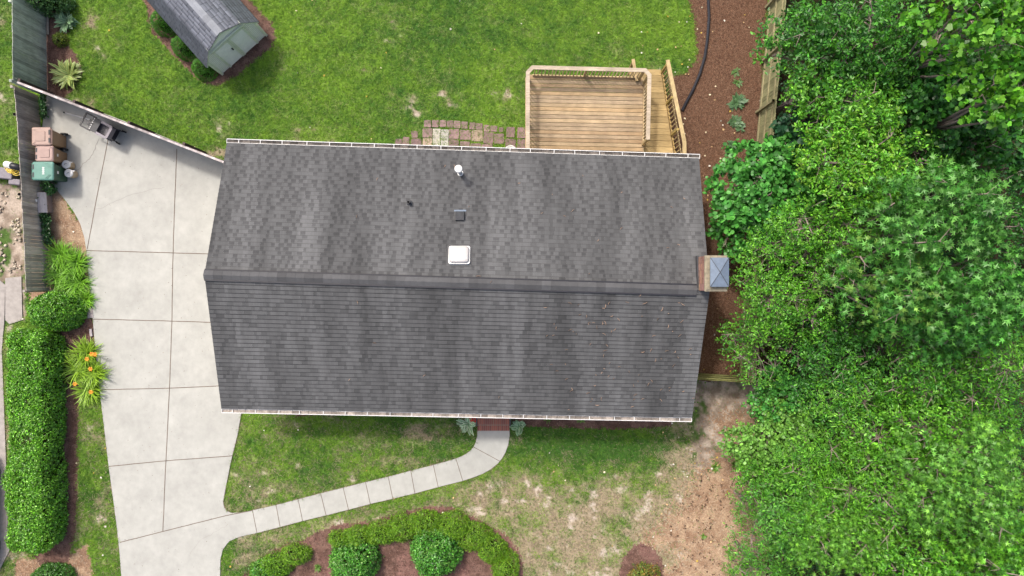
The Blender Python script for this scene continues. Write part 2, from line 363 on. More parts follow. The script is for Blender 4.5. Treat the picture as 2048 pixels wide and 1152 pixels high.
tag(slab("concrete_pad", [(12, 556), (44, 553), (46, 640), (20, 648), (12, 640)], -0.1, 0.04, M['stone_concrete']), kind='structure')
def line(b, pts, wpx, z=ZS + 0.004):
    for (x0, y0), (x1, y1) in zip(pts[:-1], pts[1:]):
        d = math.hypot(x1 - x0, y1 - y0); nx, ny = -(y1 - y0) / d * wpx / 2, (x1 - x0) / d * wpx / 2
        b.add([P(x0 + nx, y0 + ny)[:2] + (z,), P(x0 - nx, y0 - ny)[:2] + (z,), P(x1 - nx, y1 - ny)[:2] + (z,), P(x1 + nx, y1 + ny)[:2] + (z,)], [(3, 2, 1, 0), ])
rg = np.random.default_rng(3)
def wob(pts, a=0.5, seg=16):
    out = []
    for (x0, y0), (x1, y1) in zip(pts[:-1], pts[1:]):
        n = max(2, int(math.hypot(x1 - x0, y1 - y0) / seg))
        for i in range(n):
            t = i / n; out.append((x0 + (x1 - x0) * t + (rg.random() - .5) * a, y0 + (y1 - y0) * t + (rg.random() - .5) * a))
    out.append(pts[-1]); return out
b = MB()
for p in ([(355,298),(350,420),(347,520),(345,640),(340,780),(333,921),(327,1062)], [(219,272),(197,385),(176,498)], [(174,501),(417,508),(440,509)], [(186,638),(344,642),(440,645)],
          [(203,779),(340,776),(450,771)], [(219,932),(333,921),(465,911)], [(241,1084),(327,1062),(455,1030),(506,1020)]):
    line(b, wob(p), 1.5)
for a, c in (((506,1020),(514.8,1065)),((553,1009.5),(561,1053)),((597,998),(606,1041)),((642,986),(652.7,1029.8)),((687,975),(697.6,1018.6)),((731.6,963.7),(741,1007)),((777,953),(786,996.5)),((822,941),(830,986)),((867,929.5),(876.7,973.4)),((912,916.7),(925.7,961)),((947.6,893.5),(1000,922))):
    line(b, [a, c], 1.15)
tag(b.build("pavement_joints", M['joint']), kind='structure')
b = MB(); line(b, wob([(199,277),(193,292),(188,308),(180,318),(168,328),(160,338),(148,343)], 2.2, 5), 0.8)
line(b, wob([(330,375),(300,380),(262,390),(235,402),(205,416),(180,423)], 3, 6), 0.35)
line(b, wob([(455,1050),(400,1080),(380,1110)], 3, 6), 0.25)
tag(b.build("pavement_cracks", M['crack']), kind='structure')
b = MB(); q = wob(DRIVE[9:22], 1.2, 12); line(b, [(x - .8, y) for x, y in q], 1.6, ZS * .3)
for seq in (PATH_U, PATH_L): line(b, wob(seq, .8, 12), 1.6, ZS - .004)
line(b, wob(DRIVE[31:41], .8, 12), 1.6, ZS - .004)
tag(b.build("edging_gap", M['joint']), kind='structure')

# ------------------------------------------------------------------ scattered ground geometry
def frames(rng, n, tilt=0.5, az=None):
    """random leaf frames lying roughly flat: (n,3,3) columns dir, side, normal"""
    a = rng.uniform(0, 2 * np.pi, n) if az is None else az; el = rng.normal(0, tilt, n)
    d = np.stack([np.cos(a) * np.cos(el), np.sin(a) * np.cos(el), np.sin(el)], 1)
    nn = np.stack([rng.normal(0, tilt, n), rng.normal(0, tilt, n), np.ones(n)], 1)
    s = np.cross(nn, d); s /= np.linalg.norm(s, axis=1, keepdims=True); nn = np.cross(d, s)
    return np.stack([d, s, nn], 2)
def inst(proto, pos, fr, sz):
    pv, pf = proto; pv = np.asarray(pv, float); pf = np.asarray(pf)
    sz = np.asarray(sz); sz = sz[:, None, None] if sz.ndim == 1 else sz[:, None, :]
    V = np.einsum('nij,nkj->nki', fr, pv[None] * sz) + pos[:, None, :]
    F = pf[None] + (np.arange(len(pos)) * len(pv))[:, None, None]
    return V.reshape(-1, 3), F.reshape(-1, pf.shape[1])
TRI = ([(0, -.5, 0), (0, .5, 0), (1, 0, 0)], [(0, 1, 2)])
QUAD = ([(-.5, -.5, 0), (.5, -.4, .03), (.5, .5, 0), (-.4, .5, .05)], [(0, 1, 2), (0, 2, 3)])
def pxw(px, py, z=0):
    k = CAM_H / FPX; return np.stack([(px - 1024) * k, (576 - py) * k, np.zeros_like(px) + z], 1)
def blocked(px, py):
    bl = inpoly(px, py, HOUSE) | inpoly(px, py, DRIVE) | inpoly(px, py, PATH) | inpoly(px, py, SHEDP) | inpoly(px, py, NEIGH_C)
    bl |= (px > 1062) & (px < 1290) & (py > 165) & (py < 330)
    return bl
rng = np.random.default_rng(11)
def scatter(n, regs, x0=-20, x1=2060, y0=-40, y1=1190):
    px = rng.uniform(x0, x1, n); py = rng.uniform(y0, y1, n)
    r = softreg(px, py, rng); k = np.isin(r, regs) & ~blocked(px, py)
    return px[k], py[k], r[k]
# grass
px, py, r = scatter(1000000, [0])
d = dryness(px, py); pl = sst(0.60, 0.74, fbm(px / 22, py / 18, 81, 4)) * sst(.35, .7, d); keep = rng.random(len(px)) < (1.0 - 0.30 * sst(.4, .9, d)) * (1 - .75 * pl); px, py, d = px[keep], py[keep], d[keep]
l = lush(px, py); n = len(px)
tf = fbm(px / 4.5, py / 4.5, 131, 2)          # tufts
base = mix3(G_Y, G_D, np.clip(l + rng.normal(0, .22, n) + (tf - .5) * .8, 0, 1))
dry = rng.random(n) < np.clip(sst(.05, 1.25, d) * 0.92 + 0.04, 0, 1)
cc = np.where(dry[:, None], mix3(TAN, PGR, backness(px, py) * (1 - sst(.55, .8, d)) * .85) * rng.uniform(.55, 1.15, (n, 1)), base * rng.uniform(.6, 1.35, (n, 1)))
fr = frames(rng, n, 0.45, az=fbm(px / 10, py / 10, 171, 2) * 18 + rng.normal(0, .7, n))
# mowing-like grain: neighbouring blades lean the same way
L = rng.uniform(.07, .15, n) * (1 - .35 * sst(.4, .9, d)) * (0.75 + 0.6 * tf)
V, F = inst(TRI, pxw(px, py, .0), fr, np.stack([L, rng.uniform(.012, .022, n), L], 1))
V = V.reshape(-1, 3, 3); V[:, 2, 2] = np.abs(V[:, 2, 2]) + .015 + .035 * tf; V[:, :2, 2] = np.maximum(V[:, :2, 2], .004) + 0.02 * tf[:, None]; V = V.reshape(-1, 3)
tag(npmesh("grass", V, F, M['grass'], np.repeat(cc, 3, 0)), 'short turf grass, green with straw coloured patches, covering front and back lawns', 'grass', kind='stuff')
# mulch chips and needles
def chips(name, regs, n, cols, L0, L1, W0, W1, label, cat, tilt=.3, **kw):
    px, py, r = scatter(n, regs, **kw); m = len(px)
    c = np.array(cols)[rng.integers(0, len(cols), m)] * rng.uniform(.6, 1.25, (m, 1))
    V, F = inst(QUAD, pxw(px, py, .018), frames(rng, m, tilt), np.stack([rng.uniform(L0, L1, m), rng.uniform(W0, W1, m), np.full(m, .05)], 1))
    V[:, 2] = np.abs(V[:, 2])
    tag(npmesh(name, V, F, M['chip'], np.repeat(c, 4, 0)), label, cat, kind='stuff')
chips("bark_mulch", [1], 330000, [(.13, .075, .06), (.19, .11, .088), (.09, .052, .042), (.25, .17, .135)], .02, .06, .008, .02, 'reddish brown shredded bark mulch filling the planting beds', 'mulch')
chips("pine_straw", [2], 420000, [(.15, .075, .047), (.21, .115, .072), (.09, .047, .032), (.27, .17, .115)], .06, .14, .004, .009, 'brown fallen pine needles covering the strip beside the back fence', 'pine straw', tilt=.15, x0=1290, x1=1560)
chips("orange_straw", [3], 300000, [(.36, .23, .145), (.46, .33, .23), (.25, .15, .10), (.52, .42, .31)], .05, .12, .005, .011, 'orange brown fallen needles and litter under the trees and along the side beds', 'pine straw', tilt=.15)
# weeds in the bare parts
px, py, r = scatter(60000, [5, 3]); k = (fbm(px / 22, py / 22, 141) > .56) & ((px > 300) | (px < 55)); px, py = px[k], py[k]; m = len(px)
V, F = inst(TRI, pxw(px, py, .01), frames(rng, m, .5), np.stack([rng.uniform(.05, .11, m), rng.uniform(.012, .022, m), np.ones(m)], 1)); V[:, 2] = np.abs(V[:, 2]) * .6 + .01
tag(npmesh("weeds", V, F, M['grass'], np.repeat(np.array([.10, .19, .04]) * rng.uniform(.6, 1.5, (m, 1)), 3, 0)), 'thin green weeds coming up through bare soil and needles', 'weeds', kind='stuff')
# pale fallen leaves
px, py, r = scatter(2000, [0, 1, 2, 3, 5]); k = (rng.random(len(px)) < np.where((r == 2), .9, np.where(px > 1280, .8, .13))); px, py = px[k], py[k]; m = len(px)
c = np.array([(.75, .66, .45), (.62, .42, .22), (.80, .76, .66), (.55, .40, .08)])[rng.integers(0, 4, m)] * rng.uniform(.7, 1.1, (m, 1))
V, F = inst(QUAD, pxw(px, py, .05), frames(rng, m, .4), rng.uniform(.035, .075, m)); V[:, 2] = np.maximum(V[:, 2], .02)
tag(npmesh("fallen_leaves", V, F, M['chip'], np.repeat(c, 4, 0)), 'pale yellow fallen leaves dotted over lawn and beds', 'leaf litter', kind='stuff')
# seed balls on the orange needles
px = rng.uniform(1340, 1480, 420); py = rng.uniform(930, 1150, 420); k = (region(px, py) == 3) & (fbm(px / 25, py / 25, 151) > .42); px, py = px[k], py[k]; m = len(px)
OCT = ([(1, 0, 0), (0, 1, 0), (-1, 0, 0), (0, -1, 0), (0, 0, 1), (0, 0, -.6)], [(0, 1, 4), (1, 2, 4), (2, 3, 4), (3, 0, 4), (1, 0, 5), (2, 1, 5), (3, 2, 5), (0, 3, 5)])
V, F = inst(OCT, pxw(px, py, .03), frames(rng, m, .4), rng.uniform(.012, .046, m))
tag(npmesh("seed_balls", V, F, M['chip'], np.repeat(np.array([.15, .10, .07]) * rng.uniform(.6, 1.5, (m, 1)), 6, 0)), 'dark brown spiky seed balls lying on the orange needles', 'seed balls', kind='stuff')
# specks and twigs on the concrete
rng = np.random.default_rng(19); px = rng.uniform(100, 470, 420); py = rng.uniform(200, 1152, 420); k = inpoly(px, py, DRIVE) | inpoly(px, py, PATH); px, py = px[k], py[k]; m = len(px)
V, F = inst(QUAD, pxw(px, py, ZS + .006), frames(rng, m, .1), np.stack([rng.uniform(.008, .05, m), rng.uniform(.006, .016, m), np.full(m, .1)], 1)); V[:, 2] = np.maximum(V[:, 2], ZS + .004)
tag(npmesh("driveway_debris", V, F, M['chip'], np.repeat(np.array([.16, .13, .10]) * rng.uniform(.5, 1.8, (m, 1)), 4, 0)), 'small dark specks and twigs lying on the driveway concrete', 'debris', kind='stuff')
# pale stones in neighbour's soil
px = rng.uniform(-10, 42, 400); py = rng.uniform(385, 545, 400); k = fbm(px / 18, py / 18, 177) > .55; px, py = px[k], py[k]; m = len(px)
V, F = inst(OCT, pxw(px, py, .01), frames(rng, m, .3), rng.uniform(.03, .085, m) )
tag(npmesh("gravel", V, F, M['chip'], np.repeat(np.array([.52, .45, .36]) * rng.uniform(.6, 1.2, (m, 1)), 6, 0)), 'pale loose stones on the bare soil outside the grey fence', 'stones', kind='stuff')

# ------------------------------------------------------------------ house
ZE, ZR = 2.75, 4.33
TL = Vector(P(454, 286, ZE)); TR = Vector(P(1398, 317, ZE)); BL = Vector(P(443, 817, ZE)); BR = Vector(P(1384, 835, ZE))
RL = Vector(P(409, 549.5, ZR)); RR = Vector(P(1419.5, 581, ZR))
c0 = (TL + TR + BL + BR) / 4; HO = Vector((c0.x, c0.y, 0))
house = empty("house", HO, 'long single storey house under a dark grey shingled gable roof', 'house')
hang = math.atan2((TR - TL).y, (TR - TL).x) * .5 + math.atan2((BR - BL).y, (BR - BL).x) * .5
def slope(e0, e1, r0, r1, seed, flip):
    rs = np.random.default_rng(seed); V = []; F = []; C = []
    n = 33; Lr = (e1 - e0).length; nrm = (e1 - e0).cross(r0 - e0).normalized()
    if nrm.z < 0: nrm = -nrm
    ofs = HO
    def pt(s, t, h): 
        a = e0.lerp(e1, s); c = r0.lerp(r1, s); return a.lerp(c, t) + nrm * h - ofs
    def quad(a, b_, c, d, c1, c2=None):
        k = len(V); V.extend([a, b_, c, d]); F.append((k, k + 1, k + 2, k + 3)); C.extend([c1, c1, c2 or c1, c2 or c1])
    for i in range(n):
        t0, t1 = i / n, (i + 1) / n; s = 0; gap = False; wear = fbm(np.linspace(0, 22, 81), np.full(81, i * .03), 7 + seed, 4) * .6 + .4 * fbm(np.linspace(0, 60, 81), np.full(81, i * .05), 27 + seed, 3)
        while s < 1:
            tabw = rs.choice([.09, .12, .14, .17, .20]) if seed == 1 else rs.choice([.10, .14, .2, .28]); s2 = min(1, s + tabw / Lr)
            gap = (not gap) and rs.random() < (0.62 if seed == 1 else 0.3)
            g = (0.118 if not gap else 0.098) * rs.uniform(.95, 1.06) * np.clip((.50 + .86 * np.interp(s * 80, np.arange(81), wear)) if seed == 1 else (.38 + 1.08 * np.interp(s * 80, np.arange(81), wear)), .55, 1.6)
            if seed == 2: g *= 0.95
            col = (g * 0.90, g * 0.905, g * 0.93); h = .020 if not gap else .014
            tm = t0 + (t1 - t0) * .55
            quad(pt(s, t0, h), pt(s2, t0, h), pt(s2, t1, .006), pt(s, t1, .006), col)
            quad(pt(s, t0, 0), pt(s2, t0, 0), pt(s2, t0, h), pt(s, t0, h), (.018, .018, .02))  # butt edge coloured near black, so the course shadow is in the colour
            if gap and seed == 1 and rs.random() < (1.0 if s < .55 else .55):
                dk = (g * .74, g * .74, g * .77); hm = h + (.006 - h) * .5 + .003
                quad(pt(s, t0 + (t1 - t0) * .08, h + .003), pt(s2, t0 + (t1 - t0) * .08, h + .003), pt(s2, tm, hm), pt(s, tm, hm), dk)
            s = s2
        # dark band under each course: its shadow painted in, like the shingle print
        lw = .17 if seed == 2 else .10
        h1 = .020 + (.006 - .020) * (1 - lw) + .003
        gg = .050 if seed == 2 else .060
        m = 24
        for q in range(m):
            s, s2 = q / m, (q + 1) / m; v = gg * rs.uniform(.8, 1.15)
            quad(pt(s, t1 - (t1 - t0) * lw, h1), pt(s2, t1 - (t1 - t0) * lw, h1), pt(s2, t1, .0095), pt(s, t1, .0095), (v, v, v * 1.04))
    Fa = np.array(F)
    if flip: Fa = Fa[:, ::-1]
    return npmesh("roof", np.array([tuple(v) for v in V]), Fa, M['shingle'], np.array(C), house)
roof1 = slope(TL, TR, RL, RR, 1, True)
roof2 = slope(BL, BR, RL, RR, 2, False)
roof1['label'] = 'back slope of grey mottled shingles'; roof2['label'] = 'front slope of grey shingles with needle litter'
# roof underside + gable fascia
b = MB(); dz = Vector((0, 0, .16))
pts = [TL, RL, BL, TR, RR, BR]
b.add([p - HO - Vector((0, 0, .012)) for p in pts] + [p - HO - dz for p in pts], [(6, 7, 10, 9), (7, 8, 11, 10), (0, 1, 7, 6), (1, 2, 8, 7), (4, 3, 9, 10), (5, 4, 10, 11), (0, 6, 9, 3), (2, 5, 11, 8)])
b.build("fascia", M['white'], house)
# walls
def inset(a, t): return a.lerp(Vector((HO.x, HO.y, a.z)), t)
wc = []
for p in (TL, TR, BR, BL):
    q = p - HO; wc.append((q.x - math.copysign(.35, q.x), q.y - math.copysign(.5, q.y)))
b = MB(); b.prism(wc[::-1], 0, ZE - .05); 
for (i, j) in ((0, 3), (1, 2)):
    a = wc[i]; c = wc[j]; sx = .08 if i == 0 else -.08; top = ((a[0] + c[0]) / 2, (a[1] + c[1]) / 2, ZR - .25)
    b.add([(a[0], a[1], ZE - .05), (c[0], c[1], ZE - .05), top, (a[0] + sx, a[1], ZE - .05), (c[0] + sx, c[1], ZE - .05), (top[0] + sx, top[1], top[2])], [(0, 1, 2), (5, 4, 3), (0, 2, 5, 3), (1, 4, 5, 2)])
b.build("wall", M['wall'], house)
def wallpt(side, s):
    a, c = ((wc[0], wc[1]) if side == 'back' else (wc[3], wc[2])); return (a[0] + (c[0] - a[0]) * s, a[1] + (c[1] - a[1]) * s)
for side, s, wd, z0, hh, kind in (('front', .12, 1.4, 1.0, 1.3, 'w'), ('front', .34, 1.4, 1.0, 1.3, 'w'), ('front', .75, 1.6, 1.0, 1.3, 'w'), ('front', .92, .9, 1.0, 1.3, 'w'), ('back', .15, 1.1, 1.1, 1.1, 'w'), ('back', .38, 1.1, 1.1, 1.1, 'w'), ('back', .75, 1.8, .95, 1.75, 'd'), ('front', .578, .95, .5, 2.1, 'd')):
    x, y = wallpt(side, s); sg = 1 if side == 'back' else -1
    if side == 'front' and kind == 'w': pass
    b = MB(); b.box(x, y + sg * .02, z0, wd, .08, hh, hang); o = b.build('window' if kind == 'w' else 'door', M['white'], house)
    g = MB(); g.box(x, y + sg * .05, z0 + .08, wd - .16, .04, hh - .16, hang); g.build('pane', M['glass'] if kind == 'w' or side == 'back' else M['red_paint'], o)
# ridge vent
b = MB(); rs = np.random.default_rng(9); n = 54; dirx = (RR - RL)
RE = RL.lerp(RR, .974)
for i in range(n):
    a = RL.lerp(RE, i / n) - HO; c = RL.lerp(RE, (i + 1) / n) - HO; v = rs.uniform(.070, .098) ; b.cc = (v, v, v * 1.05)
    dn = Vector((math.sin(hang), -math.cos(hang), 0)); hw = .16; sag = .035 * .9
    u = Vector((0, 0, .045)); dd = Vector((0, 0, -.055)); o1 = Vector((-.02 if i == 0 else 0, 0, 0))
    b.add([a + o1 - dn * hw + u + dd, a + o1 + u + Vector((0, 0, .012)), a + o1 + dn * hw + u + dd, c - dn * hw + u + dd * .9, c + u + Vector((0, 0, .018)), c + dn * hw + u + dd * .9], [(1, 0, 3, 4), (2, 1, 4, 5), (0, 1, 2), (5, 4, 3)])
rc = b.build("ridge_cap", M['shed_shingle'], house)
b = MB()
for sg in (-1, 1):
    dn = Vector((math.sin(hang), -math.cos(hang), 0)) * sg
    a = RL - HO + dn * .172 + Vector((0, 0, -.030)); c = RE - HO + dn * .172 + Vector((0, 0, -.030)); b.beam(a, c, .045, .07)
b.build("ridge_vent", M['black'], house)
# gutters
def gutter(e0, e1, out, name_lab):
    root = None; a = e0 - HO; c = e1 - HO; d = (c - a).normalized(); o = Vector((-d.y, d.x, 0)) * out
    z = Vector((0, 0, -.03)); g = MB(); w_ = .145
    g.beam(a + z + o * w_, c + z + o * w_, .022, .022)
    g.beam(a + z + o * w_ * .97 - Vector((0, 0, .055)), c + z + o * w_ * .97 - Vector((0, 0, .055)), .008, .09)
    g.beam(a + z + o * w_ / 2 - Vector((0, 0, .10)), c + z + o * w_ / 2 - Vector((0, 0, .10)), w_, .008)
    for e in (a, c): g.beam(e + z - Vector((0, 0, .045)) - o * .01, e + z - Vector((0, 0, .045)) + o * w_, .014, .10)
    g.beam(a + z + o * .012 + Vector((0, 0, .006)), c + z + o * .012 + Vector((0, 0, .006)), .030, .012)
    root = g.build("gutter", M['white'], house)
    q = MB(); rs = np.random.default_rng(int(out) + 5); m = 60
    for i in range(m):
        v = rs.uniform(.6, 1.5) * (.35 if out > 0 else .8); q.cc = (v, v, v * 1.0)
        s0, s1 = (i + .02) / m, (i + .97) / m; zz = rs.uniform(-.075, -.055)
        q.beam(a.lerp(c, s0) + o * w_ / 2 + Vector((0, 0, zz)), a.lerp(c, s1) + o * w_ / 2 + Vector((0, 0, zz)), w_ - .02, .02)
    q.build("gutter_litter", M['debris'], root)
    m = 21
    for i in range(m):
        s_ = (i + .5) / m; p = a.lerp(c, s_ + rs.uniform(-.004, .004)); h = MB(); h.beam(p + z - o * .005 + Vector((0, 0, .012)), p + z + o * (w_ - .011) + Vector((0, 0, .012)), .022, .010); h.build("gutter_bracket", M['white'], root)
gutter(TL - Vector((.02, 0, 0)), TR + Vector((.03, 0, 0)), 1, '')
gutter(BL - Vector((.0, 0, 0)), BR + Vector((.0, 0, 0)), -1, '')
# chimney
CX0, CX1 = 5.94, 6.60; CY0, CY1 = -0.09, 0.985; zt = 5.0
def hl(x, y, z): return (x - HO.x, y - HO.y, z)
b = MB(); cxm, cym = (CX0 + CX1) / 2 - HO.x, (CY0 + CY1) / 2 - HO.y
rsb = np.random.default_rng(21); k = 0; zz = 0.0
while zz < zt - .09:
    hgt = .075; fr_ = 0
    for fx, fy, L_, ax in ((-1, 0, 1.06, 1), (1, 0, 1.06, 1), (0, -1, .64, 0), (0, 1, .64, 0)):
        nb = int(round(L_ / .2)); off = (k % 2) * .1
        for q in range(nb):
            if zz < 2.6: continue
            t = -L_ / 2 + (q + .5) * L_ / nb; v = rsb.uniform(.7, 1.5); b.cc = (v, v * rsb.uniform(.85, 1.1), v * rsb.uniform(.8, 1.2))
            x = cxm + (fx * .32 if ax else t); y = cym + (t if ax else fy * .525)
            b.box(x, y, zz + .004, (.03 if ax else L_ / nb - .01), (L_ / nb - .01 if ax else .03), hgt - .012, 0)
    zz += hgt; k += 1
b.cc = (1.1, 1.25, 1.25); b.box(cxm, cym, 0, .645, 1.055, zt - .02)
for m_ in (M['brick'],):
    t = m_.node_tree; N = t.nodes; a = N.new("ShaderNodeAttribute"); a.attribute_name = "col"; q = N.new("ShaderNodeMix"); q.data_type = 'RGBA'; q.blend_type = 'MULTIPLY'; q.inputs[0].default_value = 1
    bs = N["Principled BSDF"]; src = bs.inputs["Base Color"].links[0].from_socket; t.links.new(src, q.inputs[6]); t.links.new(a.outputs[0], q.inputs[7]); t.links.new(q.outputs[2], bs.inputs["Base Color"])
ch = b.build("chimney", M['brick'], house)
b = MB(); b.rings([rrect(.70, 1.11, .02, zt - .02, 3, cxm, cym), rrect(.70, 1.11, .02, zt + .03, 3, cxm, cym), rrect(.56, .95, .02, zt + .07, 3, cxm, cym)]); b.build("chimney_crown", M['crown'], ch)
b = MB(); ox, oy = cxm + .05, cym + .035
b.rings([rrect(.50, .80, .01, zt + .06, 2, ox, oy), rrect(.50, .80, .01, zt + .20, 2, ox, oy)])
b.build("chimney_flue", M['dark'], ch)
b = MB(); lo = rrect(.57, .89, .004, zt + .20, 2, ox, oy)
b.rings([lo, [(x, y, z + .035) for x, y, z in lo], [(ox + (x - ox) * .02, oy + (y - oy) * .02, zt + .285) for x, y, z in lo]]); cap = b.build("chimney_cap", M['tin'], ch)
b = MB()
for sx, sy in ((1, 1), (1, -1), (-1, 1), (-1, -1)): b.beam((ox, oy, zt + .292), (ox + sx * .283, oy + sy * .443, zt + .242), .012, .014)
b.build("cap_seam", M['dark'], cap)
b = MB(); fx = CX0 - HO.x - .025
b.beam((fx, cym - .6, 4.25), (fx, cym + .58, 4.25 - .06), .06, .16); b.build("flashing", M['dark'], ch)
# roof penetrations
def roofz(px, py):
    z = 3.3
    for _ in range(20):
        x, y, _z = P(px, py, z)
        e = TL if y > .2 else BL; s = (x - TL.x) / (TR.x - TL.x); er = TL.lerp(TR, s) if y > .2 else BL.lerp(BR, s); rr = RL.lerp(RR, s)
        t = (y - er.y) / (rr.y - er.y); z = ZE + (ZR - ZE) * t
    return Vector((x, y, z)) - HO
sl = math.atan2(ZR - ZE, 4.5)
p = roofz(921, 347); b = MB(); b.lathe(p.x, p.y, [(.075, p.z - .05), (.075, p.z + .85)], 16); b.lathe(p.x, p.y, [(.10, p.z + .05), (.10, p.z + .09)], 16)
vp = b.build("vent_pipe", M['white'], house, smooth=False)
b = MB(); b.lathe(p.x, p.y, [(.09, p.z + .78), (.125, p.z + .80), (.13, p.z + .90), (.115, p.z + .93), (.02, p.z + .95)], 20); b.build("pipe_cap", M['white'], vp)
p = roofz(819, 406); b = MB(); b.lathe(p.x, p.y, [(.10, p.z - .04), (.10, p.z + .04), (.06, p.z + .06)], 14); sp = b.build("pipe_boot", M['dark'], house)
b = MB(); b.lathe(p.x, p.y, [(.05, p.z), (.05, p.z + .28), (.035, p.z + .28), (.035, p.z + .1)], 14); b.build("plumbing_pipe", M['black'], sp)
p = roofz(920, 433); b = MB()
b.add([(p.x - .16, p.y - .13, p.z - .02), (p.x + .16, p.y - .13, p.z - .02), (p.x + .16, p.y + .17, p.z - .12), (p.x - .16, p.y + .17, p.z - .12), (p.x - .14, p.y - .13, p.z + .16), (p.x + .14, p.y - .13, p.z + .16), (p.x + .14, p.y + .16, p.z + .05), (p.x - .14, p.y + .16, p.z + .05), (p.x - .14, p.y + .0, p.z + .17), (p.x + .14, p.y + .0, p.z + .17)],
      [(0, 1, 5, 4), (1, 2, 6, 9, 5), (3, 0, 4, 8, 7), (2, 3, 7, 6), (4, 5, 9, 8), (8, 9, 6, 7)]); rv = b.build("roof_vent", M['dark'], house)
b = MB(); b.beam((p.x - .2, p.y + .2, p.z - .055), (p.x + .2, p.y + .2, p.z - .055), .05, .02); b.build("vent_flange", M['tin'], rv)
p = roofz(919, 512); b = MB()
def rot_s(x, y, z): return (p.x + x, p.y + y * math.cos(sl) + z * math.sin(sl), p.z - y * math.sin(sl) + z * math.cos(sl))
b.rings([[rot_s(*q) for q in rrect(.69, .62, .07, h, 5)] for h in (-.02, .10)]); sk = b.build("skylight", M['white'], house)
b = MB(); b.rings([[rot_s(*q) for q in rrect(w_, w_ * .9, .09, h, 5, 0, .0)] for w_, h in ((.62, .10), (.62, .15), (.58, .185), (.50, .20), (.3, .212))]); b.build("skylight_dome", M['dome'], sk, smooth=True)
b = MB(); b.rings([[rot_s(*q) for q in rrect(.80, .74, .02, h, 3)] for h in (.018, .026)]); b.build("skylight_flashing", M['dark'], sk)
# needles and leaf curls on roof (litter on front slope mostly)
rs = np.random.default_rng(33); b = MB()
for i in range(120):
    if i < 85: px_, py_ = rs.uniform(1080, 1390), rs.uniform(600, 825)
    else: px_, py_ = rs.uniform(700, 1390), rs.uniform(330, 800)
    p = roofz(px_, py_); a = rs.uniform(0, 6.28) if i % 3 else rs.normal(.6, .5); L_ = rs.uniform(.05, .16); p = p + HO + Vector((0, 0, .035)); v = rs.uniform(.6, 1.3); b.cc = (.36 * v, .24 * v, .17 * v)
    p1 = p + Vector((math.cos(a) * L_, math.sin(a) * L_ * .9, (.35 if py_ > 565 else -.35) * math.sin(a) * L_)); mid = (p + p1) / 2 + Vector((-math.sin(a) * .015, math.cos(a) * .015, .015))
    b.tube([p, mid, p1], [.006, .010, .004], 3)
tag(b.build("roof_litter", M['chip']), 'tan curled leaves and needles scattered on the shingled roof', 'leaf litter', kind='stuff')

# front steps
st = empty("brick_steps", P(987, 845), 'red brick front steps at the head of the curved path', 'steps')
sx0, _, _ = P(955.7, 0); sx1, _, _ = P(1018.8, 0); scx = (sx0 + sx1) / 2; wdt = sx1 - sx0
so = st.location
yb = P(0, 859.5)[1]; y1 = P(0, 849.5, .2)[1]
b = MB(); b.box(scx - so.x, (yb + (-3.9)) / 2 - so.y, 0, wdt, (-3.9 - yb), .19); b.build("tread", M['step'], st)
b = MB(); b.box(scx - so.x, (y1 + (-3.9)) / 2 - so.y, .19, wdt - .004, (-3.9 - y1), .17); b.build("landing", M['step'], st)
b = MB()
b.box(scx - so.x, y1 + .012 - so.y, .362, wdt - .01, .015, .006); b.box(scx - so.x, y1 + .28 - so.y, .362, wdt - .01, .015, .006); b.box(scx - so.x + .0, y1 + .14 - so.y, .362, .015, .26, .007)
b.build("mortar_line", M['crown'], st)
for sx in (sx0 - .03, sx1 + .03):
    b = MB(); b.box(sx - so.x, -4.6 - so.y + .1, 0, .05, 1.35, .40); b.build("side_wall", M['dark'], st)

# ------------------------------------------------------------------ shed
A = Vector(P(443, 149)); B = Vector(P(534, 68.5)); u = (B - A); wS = u.length; ang = math.atan2(u.y, u.x)
sh = empty("shed", (A + B) / 2, 'pale green gambrel shed with grey shingled roof in the back yard corner', 'shed', rz=ang)
LS = 3.4; hw = wS / 2; ze, zk, zp = 1.35, 1.98, 2.36; kw = .72
prof = [(-hw, 0), (-hw, ze), (-kw, zk), (0, zp), (kw, zk), (hw, ze), (hw, 0)]
b = MB(); b.rings([[(x, y, z) for x, z in prof] for y in (0, LS)]); b.build("wall", M['paint_metal'], sh)
# siding laps on the gable
b = MB(); z = .1
while z < 1.9:
    half = hw if z < ze else hw - (z - ze) * (hw - kw) / (zk - ze)
    b.beam((-half + .03, -.008, z), (half - .03, -.008, z), .012, .012); z += .095
b.build("siding", M['trim'], sh)
